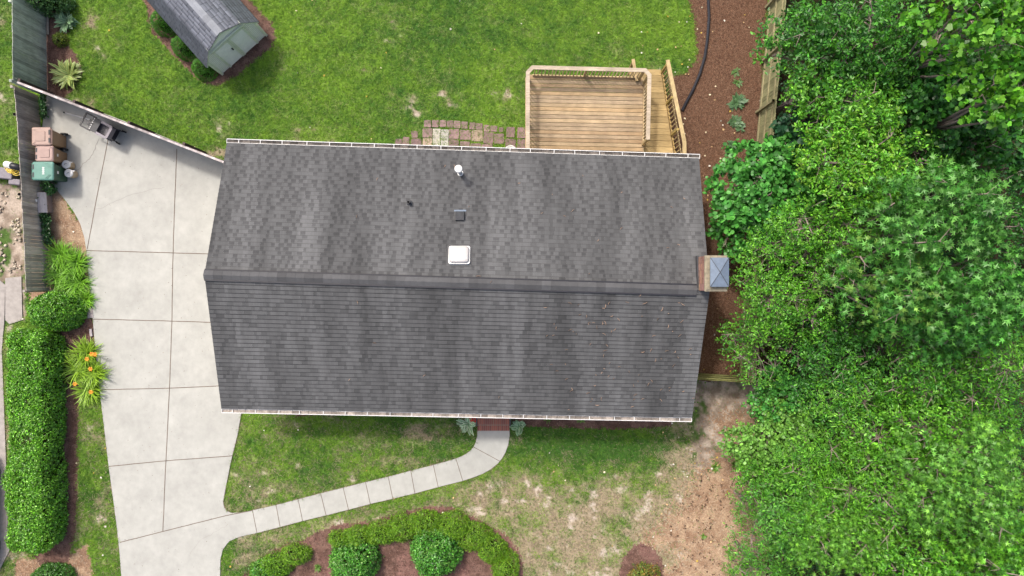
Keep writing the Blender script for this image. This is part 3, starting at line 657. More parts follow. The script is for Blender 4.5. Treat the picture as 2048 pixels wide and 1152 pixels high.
# trim, door
b = MB()
for x in (-hw + .04, hw - .04): b.box(x, -.03, 0, .09, .05, ze)
b.beam((-hw, -.03, ze), (-kw, -.03, zk), .05, .12, (0, 1, 0)); b.beam((hw, -.03, ze), (kw, -.03, zk), .05, .12, (0, 1, 0))
b.beam((-kw, -.03, zk - .03), (0, -.03, zp - .07), .05, .14, (0, 1, 0)); b.beam((kw, -.03, zk - .03), (0, -.03, zp - .07), .05, .14, (0, 1, 0))
b.beam((-kw - .06, -.05, 1.72), (kw + .06, -.05, 1.72), .06, .07); b.build("trim", M['trim'], sh)
for sg in (-1, 1):
    d = MB(); d.box(sg * .36, -.03, .08, .66, .04, 1.55); dr = d.build("door", M['paint_metal'], sh)
    d = MB(); 
    for z in np.arange(.14, 1.6, .075): d.box(sg * .36, -.056, z, .56, .012, .05)
    d.build("door_slat", M['paint_metal'], dr)
    d = MB()
    for x in (.04, .68): d.box(sg * x, -.06, .08, .07, .03, 1.55)
    d.box(sg * .36, -.06, 1.58, .66, .03, .06); d.build("door_frame", M['trim'], dr)
    if sg < 0:
        d = MB(); d.box(-.12, -.09, .95, .05, .04, .13); d.build("handle", M['black'], dr)
    d = MB()
    d.box(sg * .70, -.08, 1.35, .14, .012, .04)
    d.build("hinge", M['trim'], dr)
b = MB()
for x0, x1 in ((.0, .025), (.7, .712), (-.712, -.7)): b.box((x0 + x1) / 2, -.052, .08, x1 - x0, .006, 1.55)
b.build("door_gap", M['dark'], sh)
# shed roof shingles
rs = np.random.default_rng(8); V = []; F = []; C = []
pr = [(-hw - .09, ze - .13), (-kw, zk), (0, zp), (kw, zk), (hw + .09, ze - .13)]
for si in range(4):
    (xa, za), (xb, zb) = pr[si], pr[si + 1]; lowfirst = si < 2
    lo, hi = ((xa, za), (xb, zb)) if lowfirst else ((xb, zb), (xa, za))
    Ls = math.hypot(hi[0] - lo[0], hi[1] - lo[1]); nc = max(3, int(round(Ls / .13))); nx, nz_ = ((za - zb), (xb - xa)) if lowfirst else ((za - zb), (xb - xa))
    nl = math.hypot(nx, nz_); nx /= nl; nz_ /= nl
    for i in range(nc):
        t0, t1 = i / nc, (i + 1) / nc; y = -.10; y_off = rs.uniform(0, .25); first = True
        while y < LS + .1:
            y2 = min(LS + .1, y + (y_off if first else .30)); first = False; g = rs.uniform(.14, .21); col = (g * .95, g, g * 1.18)
            def q(t, y_, h): return (lo[0] + (hi[0] - lo[0]) * t + nx * h, y_, lo[1] + (hi[1] - lo[1]) * t + nz_ * h)
            k = len(V); V += [q(t0, y + .006, .034), q(t0, y2 - .006, .034), q(t1, y2 - .006, .024), q(t1, y + .006, .024), q(t0, y + .006, .015), q(t0, y2 - .006, .015), q(t0, y, .018), q(t0, y2, .018), q(t1, y2, .018), q(t1, y, .018)]
            F += [(k, k + 1, k + 2, k + 3), (k + 4, k + 5, k + 1, k), (k + 6, k + 7, k + 8, k + 9)]; C += [col] * 4 + [(.03, .03, .035)] * 6; y = y2
V = np.array(V); F = np.array(F)
npmesh("roof", V, F, M['shed_shingle'], np.array(C), sh)
b = MB(); b.rings([[(x, y, z) for x, z in pr] + [(x * .98, y, z - .03) for x, z in pr[::-1]] for y in (-.10, LS + .10)]); b.build("roof_deck", M['trim'], sh)
b = MB()
for i in range(14):
    y = -.1 + i * .26; g = rs.uniform(.24, .33); b.cc = (g * .96, g, g * 1.1); b.add([(-.13, y, zp - .005), (0, y, zp + .055), (.13, y, zp - .005), (-.13, y + .27, zp + .0), (0, y + .27, zp + .065), (.13, y + .27, zp + .0)], [(0, 1, 4, 3), (1, 2, 5, 4), (2, 1, 0)])
b.build("ridge_cap", M['shed_shingle'], sh)

# ------------------------------------------------------------------ fences
rf = np.random.default_rng(77)
def fence(name, label, pts, h, colf, bw=.14, th=.02, post_side=1, post=2.4, rails=(.25, .9, 1.55), boards_off=0, jit=.012, post_h=0, railcol=None, cap=None, posts=True, m='fence_grey', group=None, step=None):
    root = empty(name, Vector((*pts[0], 0)), label, 'fence', group); o = Vector((*pts[0], 0)); b = MB(); acc = 0; rl = [MB() for _ in rails]; pc = []
    for (x0, y0), (x1, y1) in zip(pts[:-1], pts[1:]):
        a = Vector((x0, y0, 0)) - o; c = Vector((x1, y1, 0)) - o; Ls = (c - a).length; d = (c - a) / Ls; nrm = Vector((-d.y, d.x, 0)); an = math.atan2(d.y, d.x)
        n = int(Ls / bw)
        for i in range(n):
            q = a + d * ((i + .5) * Ls / n); v = rf.uniform(.75, 1.25); cc = colf(q + o, rf); b.cc = tuple(k_ * v for k_ in cc)
            hh = h + rf.uniform(-jit, jit); off = rf.uniform(-.006, .006)
            b.box(q.x + nrm.x * off, q.y + nrm.y * off, .02, Ls / n - rf.uniform(.003, .013), th, hh, an + rf.uniform(-.01, .01))
        for k_, rz_ in enumerate(rails):
            rl[k_].cc = railcol or tuple(k2 * 1.0 for k2 in colf(a + o, rf)); rl[k_].beam(a + nrm * post_side * .04 + Vector((0, 0, rz_)), c + nrm * post_side * .04 + Vector((0, 0, rz_)), .04, .09)
        if cap:
            cap_b = MB(); nn_ = 60
            for i in range(nn_): v = rf.uniform(.55, 1.1); cap_b.cc = tuple(v * q_ for q_ in cap); cap_b.beam(a.lerp(c, i / nn_) + Vector((0, 0, h + .03)), a.lerp(c, (i + 1) / nn_) + Vector((0, 0, h + .03)), .075, .03)
            cap_b.build("cap_rail", M['cap'], root)
        if posts:
            n = max(1, int(round(Ls / post)))
            for i in range(n + 1):
                q = a + d * (i * Ls / n) + nrm * post_side * .105; p_ = MB(); p_.cc = railcol or colf(q + o, rf); p_.box(q.x, q.y, 0, .09, .09, h + post_h, an); p_.build("post", M[m], root)
    b.build("boards", M[m], root)
    for r_ in rl: r_.build("rail", M[m], root)
    return root
M['cap'] = mat("weathered_cap", attr=True, rough=0.9, nz=3.5, var=0.30, nz2=1.3, var2=0.30)
def gre(q, r_):
    t = float(vn(np.array([q.y * .45]), np.array([2.2]))[0]); g = np.array([.40, .385, .34]) * (1 - t * .6) + np.array([.25, .36, .28]) * t * .6
    return tuple(g * r_.uniform(.85, 1.1))
def brn(q, r_): return tuple(np.array([.38, .34, .30]) * r_.uniform(.8, 1.15))
def oliv(q, r_): return tuple(np.array([.27, .26, .14]) * r_.uniform(.75, 1.2))
fence("wooden_fence", 'green tinged grey board fence at the left of the back yard, beside the hostas', [(-17.72, 13), (-17.66, 7.35)], 1.8, gre, post_side=-1, bw=.12)
fence("wooden_fence", 'weathered brown grey board fence behind the three wheeled bins', [(-18.0, 7.30), (-17.9, 6.3), (-17.72, 3.4), (-17.55, -.1)], 1.28, brn, post_side=-1, rails=(.25, 1.0), bw=.13)
fence("wooden_fence", 'straight dark fence with pale worn cap rail running from the left fence to the house', [(-17.55, 7.30), (-9.75, 4.28)], 1.72, lambda q, r_: tuple(np.array([.12, .095, .085]) * r_.uniform(.7, 1.2)), post_side=1, cap=(.50, .44, .43), bw=.15, post=2.0, post_h=.0, railcol=(.10, .075, .07))
fence("wooden_fence", 'olive green wooden fence with diagonal looking posts at the edge of the woods', [(9.97, 13.0), (9.75, 10.64), (9.57, 8.57), (9.38, 6.65), (9.2, 4.7), (9.03, 2.7), (8.87, .7), (8.75, -1.3), (8.63, -3.3)], 1.75, oliv, post_side=-1, railcol=(.29, .26, .15), post=2.4, bw=.15)
fence("wooden_fence", 'short mossy green fence closing the gap between house corner and woods', [(6.2, -3.22), (8.55, -3.36)], 1.7, lambda q, r_: tuple(np.array([.17, .17, .06]) * r_.uniform(.8, 1.2)), post_side=1, railcol=(.20, .20, .08), post=2.2)

# ------------------------------------------------------------------ deck with ramp
ZD, ZT = .9, 1.84
dk = empty("wooden_deck", (0.5, 4.2, 0), 'tan wooden deck with railings and side ramp behind the house', 'deck'); do = dk.location
rd = np.random.default_rng(14)
def wcol(kind=0):
    base = [np.array([.44, .32, .19]), np.array([.40, .29, .18]), np.array([.47, .36, .23]), np.array([.40, .31, .21])][rd.integers(0, 4)]
    return tuple(base * rd.uniform(.88, 1.12) * np.array([.84, .82, .80]))
dx0, dx1 = .53, 4.80; ytop = 7.74; ybot = 3.95; tilt = math.tan(R(-1.2))
b = MB(); y = ytop; 
b2 = MB()
while y > ybot:
    b.cc = wcol(); b.beam((dx0 - do.x, y - do.y, ZD - .02), (dx1 - do.x, y + tilt * (dx1 - dx0) - do.y, ZD - .02), .127, .035); y -= .1425
b.build("decking", M['deckx'], dk)
b = MB(); b.cc = (.10, .075, .05)
for x in np.arange(dx0 + .06, dx1, .41): b.box(x - do.x, (ytop + ybot) / 2 - do.y, ZD - .24, .04, ytop - ybot - .1, .19)
b.build("joist", M['decky'], dk)
b = MB(); b.cc = (.40, .30, .18)
b.beam((dx0 - do.x, ytop + .02 - do.y + .06, ZD - .12), (dx1 - do.x, ytop + .06 + tilt * 4.2 - do.y, ZD - .12), .04, .2); b.beam((dx0 - .02 - do.x, ytop - do.y, ZD - .12), (dx0 - .02 - do.x, ybot - do.y, ZD - .12), .04, .2); b.beam((dx1 + .02 - do.x, ytop - .1 - do.y, ZD - .12), (dx1 + .02 - do.x, ybot - do.y, ZD - .12), .04, .2)
b.build("rim_board", M['deckx'], dk)
def rail(path, m='deckx', col=(.43, .355, .27), wd=.14):
    b = MB(); b.cc = col
    pts = [Vector(p) - do for p in path]; hw_ = wd / 2; L_ = []; Rr = []
    for i, p in enumerate(pts):
        d0 = (pts[i] - pts[i - 1]).normalized() if i > 0 else (pts[1] - pts[0]).normalized()
        d1 = (pts[i + 1] - pts[i]).normalized() if i < len(pts) - 1 else d0
        t = (d0 + d1); t.z = 0; t.normalize(); nn = Vector((-t.y, t.x, 0)); k_ = 1 / max(.5, nn.dot(Vector((-d1.y, d1.x, 0)).normalized()))
        L_.append(p + nn * hw_ * k_); Rr.append(p - nn * hw_ * k_)
    z = Vector((0, 0, .038)); n = len(pts)
    b.rings([[L_[i], Rr[i], Rr[i] + z, L_[i] + z] for i in range(n)])
    return b.build("top_rail", M[m], dk, bevel=.004)
ct = ytop + .05
rail([(.56, 4.15, ZT), (.56, ct - .17, ZT), (.73, ct, ZT), (4.70, ct - .10, ZT), (4.855, ct - .27, ZT), (4.80, 5.24, ZT)], 'deckx')
def balus(p0, p1, n, z0a, z1a, z0b, z1b, col=(.52, .42, .27), wd=.032):
    for i in range(n):
        t = (i + .5) / n; x = p0[0] + (p1[0] - p0[0]) * t - do.x; y = p0[1] + (p1[1] - p0[1]) * t - do.y
        z0 = z0a + (z0b - z0a) * t; z1 = z1a + (z1b - z1a) * t; v = rd.uniform(.85, 1.15); q = MB(); q.cc = tuple(c_ * v for c_ in col); q.box(x, y, z0, wd, wd, z1 - z0); q.build("baluster", M['decky'], dk)
def lowrail(p0, p1, z0, z1, name="bottom_rail", col=(.50, .38, .22), wz=.08):
    q = MB(); q.cc = col; q.beam(Vector((*p0, z0)) - do, Vector((*p1, z1)) - do, .04, wz); q.build(name, M['decky'], dk)
segs = [((.56, 4.3), (.56, 7.6), 21), ((.75, ct), (4.62, ct - .09), 30), ((4.845, 7.45), (4.80, 5.3), 18)]
for p0, p1, n in segs:
    balus(p0, p1, n, ZD + .06, ZT, ZD + .06, ZT); lowrail(p0, p1, ZD + .08, ZD + .08); lowrail(p0, p1, ZT - .05, ZT - .05, "upper_rail")
for x, y in ((.56, 4.3), (.56, 6.0), (.60, 7.62), (2.65, ct - .02), (4.66, ct - .12), (4.84, 7.5), (4.80, 5.27)):
    q = MB(); q.cc = (.40, .31, .17); q.box(x - do.x, y - do.y, 0, .09, .09, ZT); q.build("post", M['decky'], dk)
# ramp: wide boards, falling away from the house
n = 15; b = MB(); yA, yB = 4.3, 8.27; zA, zB = .86, .16
for i in range(n + 2):
    t0 = i / (n + 2); t1 = (i + 1) / (n + 2); y0 = yA + (yB - yA) * t0; y1 = yA + (yB - yA) * t1; z = zA + (zB - zA) * max(0, (t0 + t1) / 2 - .05)
    xl0 = 4.83 - .38 * t0; xr0 = 6.02 - .42 * t0; xl1 = 4.83 - .38 * t1; xr1 = 6.02 - .42 * t1
    b.cc = tuple(np.array([.33, .24, .115]) * rd.uniform(.85, 1.2)); tl = -.02
    q0 = [(xl0 - do.x, y0 + .006 - do.y, z), (xr0 - do.x, y0 + .006 + tl - do.y, z), (xr1 - do.x, y1 - .008 + tl - do.y, z - .03), (xl1 - do.x, y1 - .008 - do.y, z - .03)]
    b.add(q0 + [(x, y, zz - .035) for x, y, zz in q0], [(0, 1, 2, 3), (7, 6, 5, 4), (0, 4, 5, 1), (1, 5, 6, 2), (2, 6, 7, 3), (3, 7, 4, 0)])
b.build("ramp", M['deckx'], dk)
ra = (6.02, 4.3); rb = (5.60, 8.22)
q = MB(); q.cc = (.30, .22, .11); q.beam(Vector((*ra, .76)) - do, Vector((*rb, .06)) - do, .05, .2); q.beam(Vector((4.83, 4.3, .74)) - do, Vector((4.45, 8.2, .04)) - do, .05, .2); q.build("stringer", M['decky'], dk)
def lerp2(t): return (ra[0] + .05 + (rb[0] - ra[0]) * t, ra[1] + (rb[1] - ra[1]) * t)
tb = .2
rail([(6.10, 4.2, 1.80), (6.10, 5.15, 1.80), (5.66, 8.30, 1.10)], 'decky', (.42, .32, .17))
balus(lerp2(.06), lerp2(.98), 22, .86, 1.76, .14, 1.06, (.46, .36, .19))
lowrail(lerp2(.05), lerp2(.98), .92, .24, col=(.42, .29, .12)); lowrail(lerp2(.05), lerp2(.98), 1.70, 1.0, "upper_rail", col=(.2, .15, .08))
for t, z in ((.04, 1.78), (.35, 1.58), (.66, 1.32), (.98, 1.06)):
    x, y = lerp2(t); q = MB(); q.cc = (.36, .27, .10); q.box(x - do.x, y - do.y, 0, .09, .09, z); q.build("post", M['decky'], dk)
rail([(4.56, 7.55, 1.02), (4.42, 8.36, 1.0)], 'decky', (.44, .33, .18), .11)
for y in (7.78, 8.3):
    q = MB(); q.cc = (.30, .22, .11); q.box(4.46 - do.x, y - do.y, 0, .09, .09, 1.0); q.build("post", M['decky'], dk)

# ------------------------------------------------------------------ pavers
PV = [(465,140,565,240,0),(575,140,665,240,0),(680,140,770,235,0),(780,145,870,245,0),(875,150,965,250,0),(975,160,1062,258,0),(1085,170,1165,270,0),(1170,185,1265,275,0),(1280,205,1360,300,0),(1370,215,1465,300,0),(1488,240,1548,305,0),(1588,235,1705,378,0),(1738,240,1850,388,0),
      (445,250,580,380,0),(585,258,690,520,2),(696,268,800,520,3),(808,260,945,398,0),(955,275,1108,412,0),(1115,280,1268,430,1),(1275,305,1415,465,0),(1422,325,1560,465,0),(1575,395,1718,560,0),(1733,402,1850,560,0),
      (450,388,575,500,1),(803,405,940,520,0),(958,430,1090,540,0),(1096,458,1245,560,0),(1252,470,1400,570,0),(75,395,165,500,0),(172,370,265,500,0),(293,290,382,382,0),(290,392,430,500,0)]
rp = np.random.default_rng(4)
pcs = [(.235, .155, .152), (.40, .30, .235), (.36, .335, .29), (.42, .40, .36)]
loc = {0: 'reddish square paver', 1: 'tan sandy paver', 2: 'smooth grey oblong paver', 3: 'worn whitish oblong paver'}
where = ['first in the outer row from the left', 'second in the outer row', 'third in the outer row', 'fourth in the outer row', 'fifth in the outer row', 'sixth in the outer row', 'seventh in the outer row', 'eighth in the outer row', 'ninth in the outer row', 'tenth in the outer row', 'smallest of all, in the outer row', 'second nearest the deck in the outer row', 'touching the deck in the outer row',
         'left of the grey oblong paver', 'beside the whitish one', 'beside the grey oblong one', 'right of the whitish oblong paver', 'left of the tan paver in the middle row', 'in the middle row between reddish pavers', 'right of the tan paver in the middle row', 'two right of the tan paver in the middle row', 'one gap from the deck beside the gutter', 'between deck and gutter corner',
         'at the gutter left of the grey oblong one', 'at the gutter below the whitish paver', 'at the gutter below the middle row', 'at the gutter under the tan paver', 'at the gutter right of the tan paver', 'leftmost by the gutter', 'second from left by the gutter', 'alone in the grass above the gutter', 'third from left by the gutter']
for i, (x0, y0, x1, y1, k) in enumerate(PV):
    ax, ay, _ = P(780 + x0 / 6.827, 220 + y0 / 6.827); bx, by, _ = P(780 + x1 / 6.827, 220 + y1 / 6.827); cx, cy = (ax + bx) / 2, (ay + by) / 2
    b = MB(); v = rp.uniform(.8, 1.2); b.cc = tuple(c_ * v for c_ in pcs[k]); b.rings([rrect(abs(bx - ax) * 1.0, abs(by - ay), .03, -.03, 3), rrect(abs(bx - ax) * 1.0, abs(by - ay), .03, .035, 3), rrect(abs(bx - ax) - .03, abs(by - ay) - .03, .02, .045, 3)])
    o = b.build("paver", M['paver']); o.location = (cx, cy, 0); o.rotation_euler = (rp.normal(0, .015), rp.normal(0, .015), R(-2) + rp.normal(0, .03))
    tag(o, loc[k] + ' ' + where[i], 'paver', 'stepping pavers behind the house')
b = MB(); b.lathe(0, 0, [(.16, 0), (.21, .12), (.22, .13), (.20, .12), (.15, .03)], 24); o = b.build("basin", M['white'], smooth=True); o.location = P(1021, 303, .05); tag(o, 'white round basin half hidden under the back gutter beside the deck', 'basin')

# ------------------------------------------------------------------ wheeled bins
def trash_bin(px0, px1, py0, py1, h, lidc, bodyc, label, flip, label_plate=False):
    zt_ = h; x0, y0, _ = P(px0, py0, zt_); x1, y1, _ = P(px1, py1, zt_); cx, cy = (x0 + x1) / 2, (y0 + y1) / 2; W = abs(x1 - x0); D = abs(y0 - y1)
    root = empty("wheeled_bin", (cx, cy, ZS), label, 'bin', 'wheeled bins against the fence', rz=(math.pi if flip else 0)); 
    # local +x is hinge/handle and wheel side
    b = MB(); b.cc = bodyc; zb = .0; hh = h - ZS
    b.rings([rrect(W * .66, D * .74, .05, .02, 4, W * .02), rrect(W * .68, D * .76, .06, .2, 4, W * .02), rrect(W * .86, D * .92, .06, hh - .14, 4), rrect(W * .93, D * .99, .05, hh - .12, 4), rrect(W * .93, D * .99, .05, hh - .06, 4)])
    body = b.build("body", M['bin'], root)
    b = MB(); b.cc = lidc; b.rings([rrect(W * .99, D * 1.0, .06, hh - .065, 5), rrect(W * 1.0, D * 1.01, .06, hh - .02, 5), rrect(W * .94, D * .94, .06, hh - .0, 5), rrect(W * .88, D * .86, .06, hh + .008, 5)]); lid = b.build("lid", M['bin'], root, smooth=False)
    b = MB(); b.cc = tuple(c_ * .92 for c_ in lidc)
    if bodyc[1] > bodyc[0]:
        for sy in (-1, 1):
            for k_ in (0, .07): b.beam((-W * .44 + .02 + k_, sy * D * .20 - 0, hh + .014), (-W * .22 + k_ * 1.0, sy * D * .42, hh + .014), .02, .014)
    else:
        b.rings([rrect(W * .56, D * .56, .03, hh + .006, 4, -W * .04), rrect(W * .52, D * .52, .03, hh + .028, 4, -W * .04)])
        for sy in (-1, 1): b.beam((-W * .42, sy * D * .40, hh + .014), (-W * .30, sy * D * .34, hh + .014), .03, .02)
    b.build("lid_rib", M['bin'], lid)
    b = MB()
    for sy in (-1, 1): b.box(W * .44, sy * D * .22, hh - .012, .055, D * .27, .026)
    b.build("grip_slot", M['black'], lid)
    b = MB(); b.cc = lidc; b.tube([(W * .47, -D * .42, hh - .06), (W * .53, -D * .42, hh - .05), (W * .53, D * .42, hh - .05), (W * .47, D * .42, hh - .06)], .016, 8); b.build("handle", M['bin'], root)
    for sy in (-1, 1):
        wv = MB(); cx_ = W * .34; cy_ = sy * D * .44
        wv.rings([[(cx_ + r_ * math.cos(a_), cy_ + yy, .13 + r_ * math.sin(a_)) for a_ in np.linspace(0, 2 * math.pi, 18, endpoint=False)] for r_, yy in ((.09, -.03), (.13, -.025), (.13, .025), (.09, .03))]); wh = wv.build("wheel", M['rubber'], root)
        hb = MB(); hb.rings([[(cx_ + r_ * math.cos(a_), cy_ + yy, .13 + r_ * math.sin(a_)) for a_ in np.linspace(0, 2 * math.pi, 10, endpoint=False)] for r_, yy in ((.03, -.037), (.03, .037))]); hb.build("hub", M['white'], wh)
    b = MB(); b.tube([(W * .34, -D * .42, .13), (W * .34, D * .42, .13)], .012, 6); b.build("axle", M['grey_metal'], root)
    if label_plate:
        sx = -1
        b = MB(); b.box(sx * W * .405, D * .0, .62 * hh, .014, .10, .07); b.build("badge", M['white'], body)
    return root, lid, W, D, hh
TERR = (.34, .23, .19); BRN = (.26, .16, .085)
t1 = trash_bin(63, 101, 254.5, 290.5, 1.12, TERR, BRN, 'large brown wheeled bin with terracotta lid, black wheels showing, farthest from the green bin', False)
t2 = trash_bin(71, 106, 291, 322.5, 1.06, (.35, .235, .205), BRN, 'smaller brown wheeled bin with pink lid, between the large brown bin and green bin', True, True)
t3 = trash_bin(64, 106.5, 323.5, 360, 1.1, (.10, .235, .19), (.04, .09, .05), 'green wheeled bin with pale green lid and white lettering', True, True)
b = MB(); root, lid, W, D, hh = t3
for k_ in range(7): b.box(-.03, -.125 + k_ * .04, hh + .009, .07 if k_ % 2 else .085, .022, .004)
b.build("lettering", M['white'], lid)
# two jugs
for (x, y, lab, hh) in ((131.5, 328.5, 'white lidded tan drum by the brown bin, nearer the back yard', .36), (136.5, 346, 'white lidded tan drum with pouring spout beside the green bin', .38)):
    X, Y, _ = P(x, y, hh + ZS); r0 = empty("drum", (X, Y, ZS), lab, 'drum', 'pair of small drums beside the bins')
    b = MB(); b.cc = (.45, .34, .22); b.lathe(0, 0, [(.135, 0), (.15, .03), (.15, .16), (.145, .17), (.15, .18), (.15, hh - .06), (.14, hh - .04)], 22); b.build("body", M['bin'], r0, smooth=False)
    b = MB(); b.lathe(0, 0, [(.155, hh - .06), (.158, hh - .02), (.15, hh - .005), (.12, hh), (.11, hh - .01)], 24); ld = b.build("lid", M['white'], r0)
    b = MB(); b.tube([(-.05, -.02, hh + .0), (-.03, 0, hh + .03), (.02, .02, hh + .03), (.04, .03, hh)], .008, 6); b.build("handle", M['grey_metal'], ld)
    b = MB(); b.add([(.10, .10, hh - .03), (.13, .04, hh - .03), (.24, .10, hh - .05), (.10, .10, hh - .08), (.13, .04, hh - .08)], [(0, 1, 2), (3, 2, 4), (0, 2, 3), (1, 4, 2)]); b.build("spout", M['white'], r0)

# ------------------------------------------------------------------ grill
gc = P(193, 252, .85); ga = math.atan2(-(263.5 - 231), (213 - 157)) 
ga = math.atan2(-23, 43)
g = empty("barbecue_grill", (gc[0], gc[1], ZS), 'black open barbecue cart with slotted side shelf near the dark fence', 'grill', rz=ga)
b = MB(); zt_ = .80; x0, x1 = -.55, -.14; yw = .26
for a_, c_ in (((x0, -yw), (x0, yw)), ((x1, -yw), (x1, yw)), ((x0, -yw), (x1, -yw)), ((x0, yw), (x1, yw)), ((x0, 0), (x1, 0))): b.beam((*a_, zt_), (*c_, zt_), .055, .03)
b.beam((-.20, -yw, zt_ - .003), (-.20, yw, zt_ - .003), .10, .018)
for sy in (-1, 1):
    b.beam((-.30, sy * .03, zt_ - .002), (-.30, sy * .12, zt_ - .002), .06, .02)
    for q in (-.50,): b.beam((q, sy * .02, zt_ - .002), (q + .06, sy * .005, zt_ - .002), .05, .02)
b.build("side_shelf", M['black'], g)
b = MB()
for sy in (-1, 1):
    for yy in (.05, .13, .20): b.lathe(-.19, sy * yy, [(.02, zt_ + .007), (.02, zt_ + .011)], 10)
b.build("knob", M['white'], g)
b = MB(); b.box(-.02, 0, zt_ - .12, .22, .50, .14); b.build("control_box", M['dark'], g, bevel=.01)
b = MB()
o_ = rrect(.50, .50, .08, zt_ - .28, 5, .28); o1 = rrect(.56, .54, .09, zt_ + .0, 5, .28); o2 = rrect(.40, .36, .05, zt_ + .0, 5, .27); o3 = rrect(.34, .30, .05, zt_ - .22, 5, .27)
b.rings([o_, o1, [(x, y, z + .015) for x, y, z in o1], [(x, y, z + .015) for x, y, z in o2], o3]); b.build("firebox", M['grey_metal'], g)
b = MB()
for yy in np.linspace(-.14, .14, 9): b.beam((.12, yy, zt_ - .10), (.42, yy, zt_ - .10), .010, .010)
b.build("grate", M['dark'], g)
for sx, sy in ((-.10, -1), (-.10, 1), (.50, -1), (.50, 1)):
    b = MB(); b.beam((sx, sy * .22, 0 if sx < 0 else .05), (sx, sy * .22, zt_ - .1), .03, .03, (1, 0, 0)); b.build("leg", M['black'], g)
for sy in (-1, 1):
    b = MB(); b.rings([[(.56 + .08 * math.cos(a_), sy * .25 + yy, .08 + .08 * math.sin(a_)) for a_ in np.linspace(0, 2 * math.pi, 14, endpoint=False)] for yy in (-.022, .022)]); b.build("wheel", M['rubber'], g)
    b = MB(); b.beam((.50, sy * .24, .72), (.68, sy * .24, .66), .035, .04); b.build("handle", M['black'], g)
b = MB(); b.box(.2, 0, .22, .6, .42, .02); b.build("lower_shelf", M['black'], g)
b = MB(); b.tube([P(131, 226)[:2] + (ZS + .03,), P(190, 242)[:2] + (ZS + .03,)], .022, 8); o = b.build("pole", M['white']); tag(o, 'thin white pole lying on the concrete and passing under the grill', 'pole')
b = MB(); b.tube([P(129.5, 225.4)[:2] + (ZS + .03,), P(133, 226.5)[:2] + (ZS + .03,)], .026, 8); b.build("end_cap", M['black'], o)

# ------------------------------------------------------------------ small things left
M['fgrey'] = mat("grey_wood_box", (.42, .39, .40), rough=.9, nz=5, var=.2, stretch=(8, 1, 1))
M['fbrown'] = mat("brown_wood_box", (.25, .19, .17), rough=.9, nz=5, var=.2)
bo = empty("wooden_box", P(97, 408), 'weathered grey wooden box with sloping lid among ivy by the fence', 'box', rz=R(4))
b = MB(); b.box(0, 0, 0, .30, .70, .40); b.build("body", M['fbrown'], bo)
b = MB(); b.add([(-.20, -.38, .46), (.04, -.38, .50), (.18, -.38, .38), (-.20, .38, .46), (.04, .38, .50), (.18, .38, .38), (-.20, -.38, .42), (.04, -.38, .46), (.18, -.38, .34), (-.20, .38, .42), (.04, .38, .46), (.18, .38, .34)], [(0, 1, 4, 3), (1, 2, 5, 4), (6, 9, 10, 7), (7, 10, 11, 8), (0, 6, 7, 1), (1, 7, 8, 2), (3, 4, 10, 9), (4, 5, 11, 10), (0, 3, 9, 6), (2, 8, 11, 5)]); b.build("lid", M['fgrey'], bo)
b = MB(); b.lathe(0, 0, [(.05, 0), (.05, .5), (.075, .52), (.075, .58), (.03, .60)], 16); o = b.build("garden_lamp", M['white']); o.location = P(90, 405); tag(o, 'small white round lamp post between fence and grey wooden box', 'lamp')
b = MB(); pts = [P(14, 329, .8), P(26, 332, .85), P(43, 336, .85)]; b.tube(pts, .12, 10)
o = b.build("padded_bar", M['black'], smooth=True); tag(o, 'black padded bar with pale end leaning over the outer side of the fence', 'bar')
b2_ = MB(); b2_.tube([P(12, 328.5, .8), P(24, 331.4, .86)], .125, 10); b2_.build("pale_end", M['white'], o)
lg = MB(); lg.beam(P(40, 336, .8), P(40, 336, 0), .05, .05); lg.beam(P(15, 330, .75), P(15, 330, 0), .05, .05); lg.build("support", M['black'], o)
b = MB(); rs = np.random.default_rng(1); pts = []
for i in range(70):
    a_ = i * .75; r_ = .12 + .05 * math.sin(i * .9); c_ = P(14 + i * .3, 337 + i * .12 + 2 * math.sin(i * .3), .55); pts.append((c_[0] + r_ * math.cos(a_), c_[1] + r_ * .6 * math.sin(a_), c_[2] + .03 * math.sin(i)))
b.tube(pts, .015, 5); o = b.build("coiled_hose", M['yellow']); tag(o, 'yellow coiled hose heaped on the grey trough outside the fence', 'hose')
b = MB(); b.box(0, 0, 0, .95, .42, .45); b.box(.55, -.28, 0, .45, .22, .40); o = b.build("trough", M['grey_metal'], bevel=.03); o.location = P(16, 349); o.rotation_euler = (0, 0, R(-6)); tag(o, 'low grey trough standing outside the fence under the yellow hose', 'trough')
# neighbour's car, only its side edge reaches the frame
cr = empty("parked_car", P(-46, 1018), 'dark red car whose side just shows beyond the clipped hedge', 'car')
def carring(y, hw_, z0, z1): return [(-hw_, y, z0), (hw_, y, z0), (hw_ * 1.0, y, z0 + (z1 - z0) * .55), (hw_ * .88, y, z1), (-hw_ * .88, y, z1), (-hw_, y, z0 + (z1 - z0) * .55)]
b = MB(); b.rings([carring(-2.2, .72, .35, .62), carring(-2.05, .86, .25, .78), carring(-1.0, .90, .2, .92), carring(.9, .90, .2, .95), carring(1.9, .86, .25, .88), carring(2.2, .74, .35, .72)]); b.build("body", M['red_paint'], cr, bevel=.03)
b = MB(); b.rings([carring(-1.0, .76, .85, .95), carring(-.3, .72, .9, 1.38), carring(.9, .72, .9, 1.38), carring(1.6, .74, .85, .95)]); b.build("window", M['glass'], cr, bevel=.03)
for sx in (-1, 1):
    for yy in (-1.35, 1.35):
        b = MB(); b.rings([[(sx * .82 + xx, yy + .31 * math.cos(a_), .32 + .31 * math.sin(a_)) for a_ in np.linspace(0, 2 * math.pi, 18, endpoint=False)] for xx in (-.1, .1)]); b.build("wheel", M['rubber'], cr)
b = MB()
